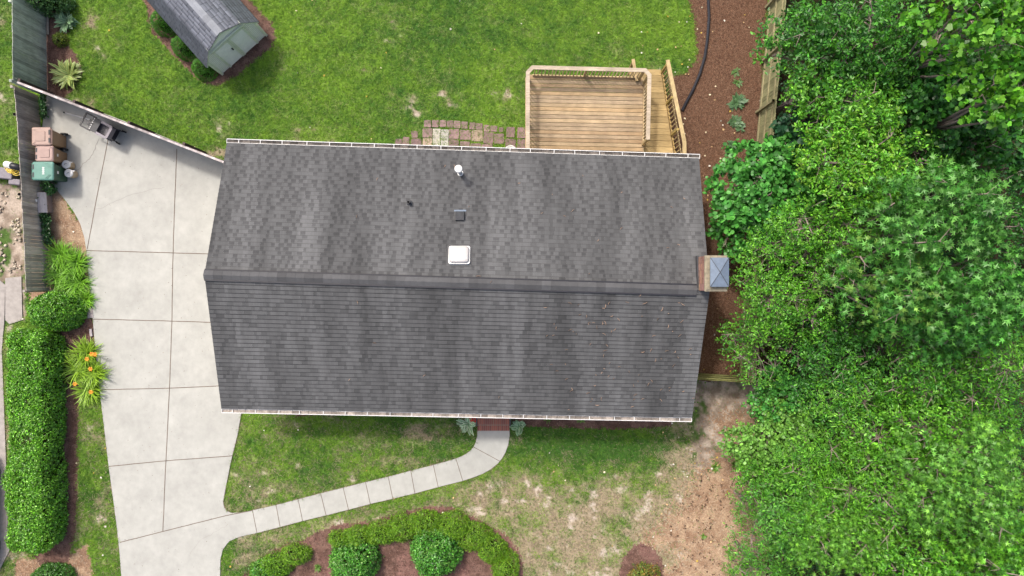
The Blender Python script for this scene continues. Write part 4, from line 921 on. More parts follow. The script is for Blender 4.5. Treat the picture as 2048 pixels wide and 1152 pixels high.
b.tube([(.91, -1.6, .75), (.915, 0, .8), (.91, 1.6, .78)], .02, 6); b.build("side_strip", mat("pink_strip", (.45, .25, .24), rough=.4), cr)
b = MB(); b.box(.98, -.75, .85, .16, .22, .12); b.build("mirror", M['black'], cr, bevel=.02)

# drain pipe
pts = [(1416,-60),(1414.5,-30),(1415.3,0),(1417,37),(1413.6,80),(1408.7,114.5),(1398.7,149),(1384,183),(1373,203),(1363,223)]
b = MB(); fine = []; rad = []
for (x0, y0), (x1, y1) in zip(pts[:-1], pts[1:]):
    n = 22
    for i in range(n):
        t = i / n; fine.append(Vector(P(x0 + (x1 - x0) * t, y0 + (y1 - y0) * t)) + Vector((0, 0, .075))); rad.append(.060 if (len(rad) % 2) else .052)
for k_ in range(6):
    fine = [fine[0]] + [(fine[i - 1] + fine[i] * 2 + fine[i + 1]) / 4 for i in range(1, len(fine) - 1)] + [fine[-1]]
b.tube(fine, rad, 10); o = b.build("drain_pipe", M['black']); tag(o, 'black corrugated drain pipe curving over brown needles to the deck ramp', 'pipe')
# low brick edging blocks by driveway
for i, (x, y, a_, c_) in enumerate(((182, 626, 12, 20), (183, 665, 5, 15))):
    b = MB(); b.cc = (.30, .26, .26) if i == 0 else (.42, .37, .38); b.box(0, 0, 0, a_ / 52.6, c_ / 52.6, .06); o = b.build("edging_block", M['paver'], bevel=.01); o.location = P(x, y); o.rotation_euler = (0, 0, R(4 + i * 3)); tag(o, ['square dark stone block set beside the driveway under the daylilies', 'narrow pale stone strip set beside the driveway edge'][i], 'block')
b = MB(); b.cc = (.30, .26, .22); b.tube([P(97, 24)[:2] + (.05,), P(97.5, 70)[:2] + (.05,)], .045, 6); o = b.build("timber_log", M['paver']); tag(o, 'thin grey timber lying along the foot of the left fence', 'timber')

# ------------------------------------------------------------------ foliage library
OVAL = ([(0, 0, 0), (.30, .20, .05), (.68, .19, .05), (1, 0, -.04), (.68, -.19, .05), (.30, -.20, .05), (.5, 0, 0)], [(0, 6, 1), (1, 6, 2), (2, 6, 3), (3, 6, 4), (4, 6, 5), (5, 6, 0)])
SLIM = ([(0, 0, 0), (.5, .13, .04), (1, 0, -.05), (.5, -.13, .04)], [(0, 2, 1), (0, 3, 2)])
a_ = np.linspace(0, 2 * np.pi, 9)[:-1]
HEART = ([(.5, 0, -.04)] + [(.5 + .5 * math.cos(t) * (1.0 if abs(t - math.pi) > .5 else .72), .50 * math.sin(t), .03) for t in a_], [(0, i + 1, (i + 1) % 8 + 1) for i in range(8)])
sp_ = []
for k_ in range(5):
    t = math.radians(-116 + 58 * k_); L_ = [.62, .85, 1.0, .85, .62][k_]; sp_.append((L_ * math.cos(t) * .8 + .12, L_ * math.sin(t) * .8, -.05))
    if k_ < 4: t2 = t + math.radians(29); sp_.append((.20 * math.cos(t2) + .10, .20 * math.sin(t2), .03))
STAR = ([(.08, 0, .02)] + sp_, [(0, i + 1, i + 2) for i in range(8)] + [(0, 9, 1)])
mp_ = []
for k_ in range(5):
    t = math.radians(-120 + 60 * k_); L_ = [.55, .75, .95, .75, .55][k_]; mp_.append((L_ * math.cos(t) * .7 + .25, L_ * math.sin(t) * .75, 0.0))
    if k_ < 4: t2 = t + math.radians(30); mp_.append((.48 * math.cos(t2) + .2, .48 * math.sin(t2), .05))
MAPLE = ([(.15, 0, 0)] + mp_, [(0, i + 1, i + 2) for i in range(8)] + [(0, 9, 1)])
def norm(v): return v / (np.linalg.norm(v, axis=-1, keepdims=True) + 1e-9)
def leafframes(d, n):
    d = norm(d); s = norm(np.cross(n, d)); n = np.cross(d, s); return np.stack([d, s, n], 2)
def cloud(rng, C, N, lpc, spray, proto, size, pal, name, parent, m='leaf', flat=.55, tipcol=None, jit=.18, origin=(0, 0, 0)):
    """leafy sprays: C clump bases (n,3), N outward directions (n,3)"""
    nc = len(C); C = np.repeat(C, lpc, 0); D = np.repeat(norm(N + rng.normal(0, .28, N.shape)), lpc, 0); n = len(C)
    t = np.tile((np.arange(lpc) + .5) / lpc, nc) * spray * np.repeat(rng.uniform(.6, 1.25, nc), lpc)
    ph = rng.uniform(0, 2 * np.pi, n); a = norm(np.cross(D, np.array([0.3, .2, 1.0]) + 0 * D)); b_ = np.cross(D, a)
    e = a * np.cos(ph)[:, None] + b_ * np.sin(ph)[:, None]
    pos = C + D * t[:, None] + e * (size * .12)
    ld = D * .45 + e; ld[:, 2] -= .15
    nn = np.array([0, 0, 1.0]) * flat + D * .35 + rng.normal(0, .5, (n, 3))
    fr = leafframes(ld, nn)
    jit = max(jit, .33)
    pal = np.array(pal); w_ = np.repeat(rng.random(nc), lpc); i0 = np.repeat(rng.integers(0, len(pal), nc), lpc); i1 = rng.integers(0, len(pal), n)
    col = pal[i0] * .75 + pal[i1] * .25
    if tipcol is not None: k_ = (t / spray > .62)[:, None] * (w_ > .45)[:, None]; col = np.where(k_, col * .45 + np.array(tipcol) * .55, col)
    col = col * np.exp(rng.normal(0, jit, (n, 1)))
    sz = size * rng.uniform(.65, 1.2, n)
    V, F = inst(proto, pos - np.array(origin), fr, sz)
    return npmesh(name, V, F, M[m], np.repeat(col, len(proto[0]), 0), parent)
def tree(px, py, rpx, ztop, crownh, proto, size, pal, label, seed, name='tree', lobes=None, dens=1.0, ry=None, group='trees of the wood right of the house', tipcol=None, spray=.34, flat=.55, twigs=.25, m='leaf', base=None, lobes_r=(.25, .42), lpc=9):
    rng = np.random.default_rng(seed); zc = ztop - crownh; zm = ztop - crownh * .3
    cx, cy, _ = P(px, py, zm); Rr = rpx * (CAM_H - zm) / FPX; ryf = (ry / rpx) if ry else 1.0
    bx, by = base or (cx, cy)
    root = empty(name, (bx, by, 0), label, 'tree' if name != 'bush' else 'bush', group)
    nl = lobes or max(7, int(6 + 3.2 * Rr * Rr * 1.2))
    rad = np.sqrt(rng.random(nl)) * .86; an = rng.uniform(0, 2 * np.pi, nl)
    rad[:max(4, nl // 3)] = rng.uniform(.72, .92, max(4, nl // 3)); an[:max(4, nl // 3)] = np.linspace(0, 2 * np.pi, max(4, nl // 3), endpoint=False) + rng.normal(0, .2, max(4, nl // 3))
    lr = Rr * rng.uniform(*lobes_r, nl) * np.where(rng.random(nl) < .3, .7, 1) * (1.6 / max(1.6, Rr)) ** .45
    LX = cx + np.cos(an) * rad * (Rr - lr * .5); LY = cy + np.sin(an) * rad * (Rr - lr * .5) * ryf
    LZ = zc + (crownh - lr * .6) * np.sqrt(np.clip(1 - (rad * .92) ** 2, 0, 1)) - rng.uniform(0, .25, nl) * crownh
    LZ = np.maximum(LZ, lr * .7 + .2)
    cs = []; ns = []
    for i in range(nl):
        nc = max(12, int(62 * dens * lr[i] ** 2 / (.35 ** 2) * .35 * (.1 / size) ** 1.1)); d = norm(rng.normal(0, 1, (nc, 3))); d[:, 2] = np.abs(d[:, 2]) * 1.0 - .25; d = norm(d)
        rr = lr[i] * rng.uniform(.45, 1.0, nc)[:, None] ** .6
        cs.append(np.array([LX[i], LY[i], LZ[i]]) + d * rr * np.array([1, 1, .75])); dd = d + np.array([0, 0, .25]) + np.array([(LX[i] - cx), (LY[i] - cy), 0]) / Rr * .5; ns.append(dd)
    C = np.concatenate(cs); N = np.concatenate(ns)
    cloud(rng, C, N, lpc, spray, proto, size, pal, "crown", root, m, flat, tipcol, origin=(bx, by, 0))
    b = MB(); o = Vector((bx, by, 0)); tr = min(.12, .04 + .012 * ztop + .02 * Rr)
    jt = Vector((bx + (cx - bx) * .35, by + (cy - by) * .35, zc * .55 + .2)); b.tube([Vector((bx, by, -.05)) - o, (Vector((bx, by, 0)) + jt) / 2 - o + Vector((.04, -.03, 0)), jt - o], [tr * 1.25, tr, tr * .85], 8)
    for i in range(nl):
        e = Vector((LX[i], LY[i], LZ[i])); mid = (jt + e) / 2 + Vector((rng.normal(0, .08), rng.normal(0, .08), -.1 * (e - jt).length * .4)); b.tube([jt - o, mid - o, e - o], [tr * .5, tr * .33, tr * .16], 5)
        if twigs:
            cl = cs[i]; kk = rng.choice(len(cl), max(1, int(len(cl) * twigs * .3)), replace=False)
            for q in kk: b.tube([e - o, (e + Vector(cl[q])) / 2 - o + Vector((0, 0, .03)), Vector(cl[q]) + Vector(ns[i][q % len(ns[i])]) * .1 - o], [tr * .14, .009, .005], 3, cap=False)
    for i in range(int(2 + Rr * 2.2) if twigs else 0):
        q = rng.integers(0, nl); a_ = rng.uniform(0, 6.28); L_ = lr[q] * rng.uniform(.7, 1.5)
        st_ = Vector((LX[q], LY[q], LZ[q] + lr[q] * .55)) - o; dv = Vector((math.cos(a_), math.sin(a_), 0)) * L_
        m1 = st_ + dv * .5 + Vector((rng.normal(0, .06), rng.normal(0, .06), lr[q] * .28)); e1 = st_ + dv + Vector((rng.normal(0, .1), rng.normal(0, .1), lr[q] * .1))
        b.tube([st_ - Vector((0, 0, lr[q] * .5)), st_, m1, e1], [.028, .022, .015, .006], 5)
        b.tube([m1, m1 + Vector((math.cos(a_ + .8), math.sin(a_ + .8), .05)) * L_ * .45], [.012, .005], 4)
    b.build("trunk" if name != 'bush' else "stem", M['bark'], root)
    return root

# palettes (linear albedo)
DG = [(.038, .165, .020), (.060, .215, .024), (.026, .105, .018)]
MG = [(.085, .280, .020), (.125, .345, .026), (.045, .175, .018)]
YG = [(.100, .310, .018), (.140, .375, .024), (.058, .215, .018)]
HG = [(.065, .255, .038), (.095, .320, .050), (.042, .180, .030)]
SG = [(.075, .255, .035), (.120, .315, .060), (.042, .165, .024)]
BG = [(.024, .085, .036), (.030, .100, .045)]
YT = (.17, .38, .03)
T = [
 # px, py, r, ztop, crownh, proto, size, pal, label, kwargs
 (1545, 372, 112, 3.9, 2.0, HEART, .145, HG, 'round leaved tree reaching over the fence above the chimney', dict(dens=1.25, base=(9.9, 3.6), flat=.9)),
 (1500, 455, 62, 3.0, 1.6, HEART, .14, HG, 'low round leaved tree hanging beside the roof edge just above the chimney', dict(dens=1.2, flat=.9, base=(9.25, 2.2))),
 (1618, 262, 62, 3.6, 1.6, HEART, .15, BG, 'dark blue green round leaved tree behind the olive fence end', dict(dens=1.0, flat=.9)),
 (1590, 575, 122, 5.0, 2.4, OVAL, .085, MG + YG[:1], 'twiggy small leaved tree straight right of the chimney', dict(tipcol=YT, dens=.95, spray=.42, twigs=1.0, base=(9.6, .2))),
 (1540, 690, 82, 4.2, 2.2, OVAL, .08, MG, 'open branched tree over the mossy fence corner', dict(tipcol=YT, dens=.6, spray=.42, twigs=1.0, base=(9.1, -2.0))),
 (1655, 470, 100, 5.6, 2.2, OVAL, .085, MG + YG[:1], 'small leaved tree between the round leaved one and the sweetgum', dict(tipcol=YT, spray=.4, twigs=.8)),
 (1885, 440, 118, 8.4, 3.0, STAR, .18, SG, 'largest star leaved sweetgum in the middle of the wood', dict(tipcol=(.16, .36, .08), spray=.5, flat=.35)),
 (1785, 560, 112, 7.4, 2.8, STAR, .18, SG, 'star leaved sweetgum below the largest one, over pinkish branches', dict(tipcol=(.18, .27, .05), spray=.5, flat=.35)),
 (1965, 575, 120, 8.0, 3.0, STAR, .18, SG + DG[:1], 'star leaved sweetgum cut by the right edge of the photo', dict(spray=.5, flat=.35)),
 (1620, 90, 105, 5.4, 2.4, OVAL, .12, DG + MG[:1], 'dark oval leaved tree touching the olive fence near the top', dict(base=(11.3, 8.2))),
 (1745, 50, 120, 6.4, 2.6, OVAL, .105, DG + MG[:1], 'deep green tree along the top edge left of the lobed leaved one', dict()),
 (1700, 205, 110, 6.0, 2.6, OVAL, .115, MG, 'mid green tree below the top edge trees', dict(tipcol=YT)),
 (1640, 160, 60, 5.0, 2.0, OVAL, .11, YG, 'small yellow green tree just right of the fence posts', dict()),
 (1760, 330, 128, 6.6, 2.6, OVAL, .105, YG, 'bright yellow green tree left above the sweetgums', dict(tipcol=(.2, .34, .03))),
 (1665, 300, 66, 5.4, 1.8, OVAL, .10, YG, 'bright yellow green tree next to the round leaved ones', dict(tipcol=(.25, .37, .03))),
 (1880, 230, 120, 5.6, 2.4, MAPLE, .14, DG, 'dark lobed leaved tree shaded by the bright top corner tree', dict()),
 (2010, 300, 90, 6.0, 2.4, MAPLE, .15, DG, 'dark lobed leaved tree at the right edge above the sweetgums', dict()),
 (1975, 45, 115, 8.8, 2.8, MAPLE, .175, MG, 'broad lobed bright leaved tree in the top right corner', dict(tipcol=YT, dens=.85, spray=.55, twigs=1.0, flat=.3)),
 (2045, 190, 55, 8.8, 2.2, MAPLE, .175, MG, 'broad lobed leaved branch tree below the top right corner', dict(tipcol=YT, spray=.5, twigs=1.0, flat=.3, dens=.9)),
 (1700, 740, 120, 4.6, 2.2, OVAL, .10, DG + MG[:1], 'dark low tree under the sweetgums with fern like sprays', dict(spray=.5)),
 (1870, 715, 110, 5.6, 2.4, SLIM, .13, MG + DG[:1], 'slim leaved tree right under the sweetgums', dict(spray=.5, twigs=1.0, dens=1.3)),
 (1990, 740, 95, 6.4, 2.4, SLIM, .13, YG + MG, 'slim leaved bright tree on the right edge mid height', dict(spray=.5, twigs=1.0, dens=1.3)),
 (1555, 880, 88, 2.8, 1.6, HEART, .10, [(.17, .36, .06), (.125, .29, .045)], 'light green rounded bush at the lawn edge nearest the mossy fence', dict(dens=1.2, flat=.9)),
 (1560, 805, 66, 2.6, 1.5, HEART, .10, HG, 'darker green rounded bush right below the mossy fence', dict(dens=1.2, flat=.9)),
 (1640, 905, 85, 3.4, 1.8, HEART, .10, [(.15, .34, .05), (.105, .26, .04)], 'light green rounded bush behind the lawn edge bush', dict(dens=1.2, flat=.9)),
 (1730, 860, 110, 5.0, 2.2, SLIM, .125, MG + YG[:1], 'leaning slim leaved tree in the lower middle of the wood', dict(tipcol=YT, spray=.5, twigs=1.0, dens=1.3)),
 (1850, 860, 120, 6.0, 2.4, OVAL, .10, YG + MG, 'bright leafy tree above the lower right star leaved one', dict(tipcol=YT, twigs=.8)),
 (1985, 860, 90, 5.0, 2.0, OVAL, .11, MG, 'leafy tree by the dark hollow on the right edge', dict()),
 (1570, 1060, 96, 4.2, 2.2, SLIM, .115, MG + SG, 'slim leaved tree standing over the orange needles at the bottom', dict(spray=.42, dens=1.4)),
 (1665, 990, 110, 4.8, 2.2, SLIM, .115, YG + MG, 'bright slim leaved tree behind the orange needles', dict(tipcol=YT, spray=.42, dens=1.4)),
 (1700, 1110, 120, 5.4, 2.4, STAR, .13, [(.13, .33, .04), (.09, .25, .03)], 'light star leaved tree on the bottom edge', dict(tipcol=YT, spray=.45, flat=.35)),
 (1810, 1000, 120, 6.0, 2.4, SLIM, .125, YG + MG[:2], 'tall slim leaved tree in the lower right of the wood', dict(tipcol=YT, spray=.5, twigs=.9, dens=1.3)),
 (1840, 1110, 110, 6.2, 2.4, OVAL, .11, MG + YG[:1], 'oval leaved tree on the bottom edge of the wood', dict(tipcol=YT)),
 (1960, 985, 125, 7.6, 2.8, STAR, .15, [(.13, .33, .05), (.09, .25, .035)], 'bright star leaved sweetgum at the lower right', dict(tipcol=YT, spray=.5, flat=.35)),
 (1990, 1120, 110, 7.0, 2.6, STAR, .15, MG + YG[:1], 'star leaved tree in the bottom right corner', dict(tipcol=YT, spray=.5, flat=.35)),
 (1800, 430, 70, 6.6, 2.2, STAR, .16, SG, 'smaller star leaved sweetgum left of the largest one', dict(spray=.45, flat=.35, tipcol=(.16, .36, .08))),
 (1880, 640, 80, 6.6, 2.2, STAR, .16, SG + DG[:1], 'star leaved tree over the exposed pinkish branches', dict(spray=.45, flat=.35)),
 (1950, 165, 95, 5.0, 2.2, MAPLE, .14, DG, 'dark lobed leaved tree under the bright top corner tree', dict()),
 (2030, 400, 80, 5.5, 2.2, OVAL, .11, DG, 'dark tree in the gap at the right edge above the sweetgums', dict()),
 (1850, 130, 80, 5.2, 2.2, MAPLE, .13, DG + MG[:1], 'dark lobed leaved tree left of the bright top corner tree', dict()),
 (1545, 970, 60, 2.9, 1.6, OVAL, .09, MG, 'leafy bush between the light green bush and the needle bed trees', dict(dens=1.2)),
 (1500, 1010, 30, 2.0, 1.2, SLIM, .10, YG + MG, 'slim leaved shrub at the upper edge of the orange needles', dict(dens=1.4)),
 (1600, 990, 60, 3.4, 1.6, OVAL, .09, MG + YG[:1], 'leafy bush behind the orange needles under slim leaved trees', dict(dens=1.2)),
 (1520, 1140, 60, 3.0, 1.6, SLIM, .10, MG, 'low slim leaved bush on the bottom edge of the wood', dict(dens=1.4)),
 (1480, 1125, 34, 2.6, 1.4, SLIM, .10, YG + MG, 'outermost slim leaved shrub over the orange needles at the bottom edge', dict(dens=1.3, base=(9.6, -10.6))),
]
for i, (px_, py_, r_, zt_, ch_, pr_, sz_, pal_, lab_, kw_) in enumerate(T):
    bush = 'bush' in lab_ or 'shrub' in lab_
    tree(px_, py_, r_, zt_, ch_, pr_, sz_ * (1.15 if pr_ is OVAL or pr_ is SLIM else 1), pal_, lab_, 500 + i, name='bush' if bush else 'tree', **kw_)
# wood continuing beyond the frame
for i, (x, y, r_) in enumerate(((18.5, 11, 2.2), (19.5, 6.5, 2.4), (19, 1.5, 2.4), (20, -3.5, 2.4), (19, -8.5, 2.4), (14.5, 12.5, 2.2), (11, 12.5, 1.9), (12, -11.5, 2.0), (16, -12, 2.2))):
    zt_ = 6.0; zm = zt_ - 2.4 * .3; k_ = FPX / (CAM_H - zm)
    tree(1024 + x * k_, 576 - y * k_, r_ * k_, zt_, 2.4, OVAL, .16, MG + DG, 'leafy tree of the wood standing outside the picture', 900 + i, dens=.8, twigs=0)
# understorey filling the gaps
rng = np.random.default_rng(71); n = 16000; X = rng.uniform(9.2, 19, n); Y = rng.uniform(-11.5, 11.8, n); k_ = (X > 9.9 + (Y < -3.6) * -.3) ; X, Y = X[k_], Y[k_]; n = len(X)
Z = .25 + 1.5 * fbm(X * .8, Y * .8, 161) * np.clip((X - 9.6) / 2, .1, 1); C = np.stack([X, Y, Z], 1)
o = cloud(rng, C, np.array([0, 0, 1.0]) + rng.normal(0, .5, C.shape), 6, .35, OVAL, .10, DG + BG, "undergrowth", None, flat=.8); tag(o, 'dark tangled undergrowth covering the floor of the wood', 'undergrowth', kind='stuff')

# ------------------------------------------------------------------ shrubs and plants
def shrub(name, label, px, py, rx, ry, h, proto, size, pal, seed, group=None, m='leaf', dens=1.0, tipcol=None, spray=.12, rot=0, lump=.12, cat='shrub', flat=.3, jit=.32):
    rng = np.random.default_rng(seed); x, y, _ = P(px, py, h * .6); k_ = (CAM_H - h * .6) / FPX; rx *= k_; ry *= k_
    root = empty(name, (x, y, 0), label, cat, group, rz=rot)
    n = int(260 * dens * (rx * ry + (rx + ry) * h * .5) / (.25) * (.05 / size) ** 1.4 * (3.2 if proto is SLIM else 1.9))
    d = norm(rng.normal(0, 1, (n, 3))); d[:, 2] = np.abs(d[:, 2]) * 1.05 - .12; d = norm(d)
    lump = max(lump, .08); lm = 1 + (fbm(d[:, 0] * 2.2 + 5, d[:, 1] * 2.2 + d[:, 2] * 2 + 5, seed) - .5) * lump * 3
    s_ = np.array([rx, ry, h]); C = d * s_ * (lm * rng.uniform(.86, 1.0, n))[:, None]; C[:, 2] = np.maximum(C[:, 2], .02); N = norm(d / s_) + np.array([0, 0, .3])
    cloud(rng, C, N, 5, spray, proto, size, pal, "foliage", root, m, flat, tipcol, jit)
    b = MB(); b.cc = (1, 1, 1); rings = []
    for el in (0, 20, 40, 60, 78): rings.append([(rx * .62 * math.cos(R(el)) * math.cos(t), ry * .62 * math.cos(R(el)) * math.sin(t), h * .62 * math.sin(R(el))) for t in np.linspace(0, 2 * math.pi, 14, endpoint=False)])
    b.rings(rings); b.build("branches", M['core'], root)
    return root
BOX = [(.050, .200, .010), (.070, .235, .012), (.036, .140, .010)]
gp = 'clipped round bushes along the shed'
shrub("boxwood", 'round clipped bush at the far end of the shed side', 320, 40, 23, 23, .95, OVAL, .035, BOX, 1, gp, dens=.8, spray=.05, lump=.05)
shrub("boxwood", 'middle one of the three round clipped bushes beside the shed', 363, 90, 23, 22, .9, OVAL, .035, BOX, 2, gp, dens=.8, spray=.05, lump=.06)
shrub("boxwood", 'round clipped bush at the door end of the shed', 402, 134, 22, 21, .85, OVAL, .035, BOX, 3, gp, dens=.8, spray=.05, lump=.06)
shrub("shrub", 'small yellow green shrub between the two hostas by the left fence', 117, 77, 13, 12, .4, OVAL, .04, [(.17, .22, .02), (.09, .16, .02)], 4, spray=.06)
shrub("shrub", 'grey green leafy shrub hanging over the left fence at the top edge', 78, -8, 34, 17, 1.5, OVAL, .08, [(.09, .19, .055), (.06, .14, .04)], 5, spray=.22, lump=.3)
shrub("shrub", 'small leafy sprig at the top edge right of the fence shrub', 128, 3, 10, 7, .6, OVAL, .06, [(.09, .19, .04)], 6, spray=.12)
JUN = [(.125, .285, .012), (.165, .340, .014), (.085, .215, .012)]
jl = ['leftmost juniper of the curved row, thin at its tip', 'second juniper of the curved row, behind the left round holly', 'third juniper in the curved row from the left', 'juniper of the row between the two round hollies', 'highest juniper on the curve, above the right holly', 'juniper just right of the highest one in the row', 'juniper where the curved row turns downward', 'juniper on the right bend of the row', 'last juniper of the row at the bottom edge']
jp = [(680, 1077, 30, 20), (715, 1074, 34, 26), (757, 1067, 36, 28), (803, 1056, 38, 32), (852, 1049, 40, 33), (903, 1054, 40, 34), (948, 1073, 38, 34), (985, 1100, 34, 34), (1013, 1138, 29, 40)]
for i, (x, y, a_, c_) in enumerate(jp): shrub("juniper", jl[i], x, y + 3, a_ - 6, c_ - 10, .62, SLIM, .075, JUN, 20 + i, 'junipers in a curved row in the front bed', dens=1.0, spray=.13, lump=.25, tipcol=(.20, .30, .02))
shrub("juniper", 'spreading juniper left of the gap in the curved bed', 588, 1112, 27, 15, .6, SLIM, .075, JUN, 31, spray=.13, lump=.2, tipcol=(.20, .30, .02))
shrub("juniper", 'juniper half hidden by the glossy bush at the bottom left of the curved bed', 550, 1134, 30, 19, .55, SLIM, .075, JUN, 32, spray=.13, lump=.2)
HOL = [(.065, .250, .024), (.090, .300, .030), (.045, .170, .020)]
shrub("holly", 'glossy low bush at the left end of the front bed on the bottom edge', 530, 1150, 34, 26, .6, OVAL, .075, HOL + JUN[:1], 33, m='gloss_leaf', spray=.12, lump=.2, tipcol=(.16, .27, .04))
shrub("holly", 'round glossy holly bush left of centre in the front bed', 704, 1128, 46, 44, 1.15, OVAL, .085, HOL, 34, m='gloss_leaf', spray=.14, lump=.14, dens=1.2, tipcol=(.16, .28, .06))
shrub("holly", 'largest round glossy holly bush in the middle of the front bed', 868, 1110, 50, 47, 1.2, OVAL, .085, HOL, 35, m='gloss_leaf', spray=.14, lump=.14, dens=1.2, tipcol=(.16, .28, .06))
shrub("shrub", 'yellow and orange tipped shrub in the small round mulch island', 1292, 1158, 24, 24, .5, OVAL, .065, [(.13, .20, .03), (.08, .15, .025), (.30, .17, .03)], 36, spray=.14, lump=.35)
# privet hedge
def hedge(label, x0, x1, y0, y1, h, seed, name='hedge', lumpy=.13, dens=1.0, rc=.45):
    rng = np.random.default_rng(seed); cx, cy = (x0 + x1) / 2, (y0 + y1) / 2; a, c_ = (x1 - x0) / 2, (y1 - y0) / 2; root = empty(name, (cx, cy, 0), label, name)
    n = int(dens * 620 * (4 * a * c_ + 4 * (a + c_) * h * .8)); d = rng.uniform(-1, 1, (n, 3)); w_ = np.array([c_ * h, a * h, a * c_ * 2.2]); ax = rng.choice(3, n, p=w_ / w_.sum()); sg = rng.choice([-1, 1], n)
    d[np.arange(n), ax] = sg; d[:, 2] = np.where(ax == 2, 1, np.abs(d[:, 2])); Pp = d * np.array([a, c_, h])
    core = np.array([a - rc, c_ - rc, h - rc * .55]); q = np.clip(Pp, [-core[0], -core[1], 0], core); v = Pp - q; ln = np.linalg.norm(v * np.array([1, 1, 1 / .55]), axis=1) + 1e-6
    Pn = q + v * np.minimum(1, rc / ln)[:, None]; N = norm(v + np.array([0, 0, .15]))
    lm = (fbm((Pn[:, 0] + cx) * 1.3, (Pn[:, 1] + cy) * 1.3 + Pn[:, 2], seed) - .5) * lumpy * 4; Pn = Pn + N * (lm + rng.uniform(-.09, 0, n))[:, None]; Pn[:, 2] = np.maximum(Pn[:, 2], .03)
    cloud(rng, Pn, N, 3, .09, OVAL, .078, [(.095, .285, .018), (.125, .330, .020), (.060, .200, .016), (.15, .36, .03)], "foliage", root, 'gloss_leaf', .3, (.18, .36, .04), .42)
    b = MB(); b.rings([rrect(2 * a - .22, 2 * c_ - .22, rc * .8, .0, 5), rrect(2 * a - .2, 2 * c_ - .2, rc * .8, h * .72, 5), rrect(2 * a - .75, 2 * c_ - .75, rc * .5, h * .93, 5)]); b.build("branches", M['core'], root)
hedge('long clipped privet hedge along the left edge beside the driveway strip', -18.36, -16.98, -9.65, -1.60, 1.25, 61)
shrub("shrub", 'rounded clipped privet at the head of the long hedge, below the grey fence', 99, 623, 50, 39, 1.35, OVAL, .078, [(.095, .285, .018), (.125, .330, .020), (.060, .200, .016)], 62, m='gloss_leaf', spray=.09, lump=.08, dens=1.5, tipcol=(.16, .30, .03), cat='shrub')
shrub("shrub", 'clipped bush peeping in at the bottom edge under the long hedge', 92, 1172, 44, 34, .9, OVAL, .062, [(.050, .160, .022), (.065, .19, .024)], 63, m='gloss_leaf', spray=.09, lump=.1, dens=1.3)

def ribbon(rng, n, L, W, rise, drop, ce, cm, prof, spread=.08, name='leaves', parent=None, m='leaf', cup=.15, jit=.2, droopvar=.3, lmin=.6):
    """arching ribbon leaves, 3 verts across, 5 along"""
    az = rng.uniform(0, 2 * np.pi, n); Ls = L * rng.uniform(lmin, 1.15, n); r0 = np.sqrt(rng.random(n)) * spread; a0 = rng.uniform(0, 2 * np.pi, n)
    bx, by = r0 * np.cos(a0), r0 * np.sin(a0); ts = np.linspace(0, 1, 6); V = np.zeros((n, 6, 3, 3)); C = np.zeros((n, 6, 3, 3)); rs_ = rise * rng.uniform(.6, 1.5, n); dr = drop * rng.uniform(1 - droopvar, 1 + droopvar, n); sw = rng.normal(0, .25, n)
    v = np.exp(rng.normal(0, jit, n))
    for i, t in enumerate(ts):
        hr = Ls * (t * .9); z = Ls * (rs_ * t * 1.6 - dr * t * t) ; z = np.maximum(z, .02); a2 = az + sw * t
        x = bx + hr * np.cos(a2); y = by + hr * np.sin(a2); wd = W * prof[i] * .5
        for j, s_ in enumerate((-1, 0, 1)):
            V[:, i, j, 0] = x - np.sin(a2) * wd * s_; V[:, i, j, 1] = y + np.cos(a2) * wd * s_; V[:, i, j, 2] = z + abs(s_) * wd * cup
            C[:, i, j] = (np.array(cm) if s_ == 0 else np.array(ce)) * v[:, None] * (.75 + .4 * t)
    f = []
    for i in range(5):
        for j in range(2): q = i * 3 + j; f.append((q, q + 1, q + 4, q + 3))
    F = np.array(f)[None] + (np.arange(n) * 18)[:, None, None]
    return npmesh(name, V.reshape(-1, 3), F.reshape(-1, 4), M[m], C.reshape(-1, 3), parent)
GRP = [1, .95, .85, .65, .4, .03]; HP = [.15, .6, 1, .98, .65, .03]
def daylily(px, py, r, n, label, seed, fl=(), col=((.085, .20, .025), (.13, .27, .03)), group='daylily clumps along the driveway'):
    rng = np.random.default_rng(seed); x, y, _ = P(px, py, .15); root = empty("daylily", (x, y, 0), label, 'daylily', group)
    ribbon(rng, n, r / 52.6, .038, .55, .62, col[0], col[1], GRP, spread=.2 * r / 52.6, parent=root)
    for fx, fy in fl:
        X, Y, _ = P(fx, fy, .62); X -= x; Y -= y; b = MB(); b.tube([(X * .3, Y * .3, 0), (X * .7, Y * .7, .4), (X, Y, .60)], .006, 4); s_ = b.build("flower_stalk", M['green'], root)
        b = MB()
        for k_ in range(6):
            a_ = k_ * math.pi / 3; c, s2 = math.cos(a_), math.sin(a_); b.add([(X, Y, .59), (X + .05 * c - .025 * s2, Y + .05 * s2 + .025 * c, .635), (X + .10 * c, Y + .10 * s2, .62), (X + .05 * c + .025 * s2, Y + .05 * s2 - .025 * c, .635)], [(0, 1, 2, 3)])
        b.build("flower", M['orange'], s_)
M['green'] = mat("green_stalk", (.08, .18, .03)); M['orange'] = mat("orange_petals", (.80, .28, .03), rough=.6); M['red'] = mat("red_petals", (.65, .02, .015), rough=.6)
ls = ((.12, .31, .020), (.19, .40, .03)); lu = ((.17, .34, .025), (.30, .46, .035))
for i, (x, y, r_, lab) in enumerate(((122, 512, 34, 'topmost green clump of arching blades beside the orange needles'), (152, 528, 34, 'green clump of arching blades at the driveway joint'), (122, 548, 34, 'green clump of arching blades against the grey fence'), (155, 565, 33, 'green clump touching the driveway, above the round privet'), (132, 580, 30, 'lowest green clump squeezed between fence and round privet'), (168, 598, 24, 'small green clump right of the round privet'))):
    daylily(x, y, r_ * 1.15, 190, lab, 80 + i, col=ls)
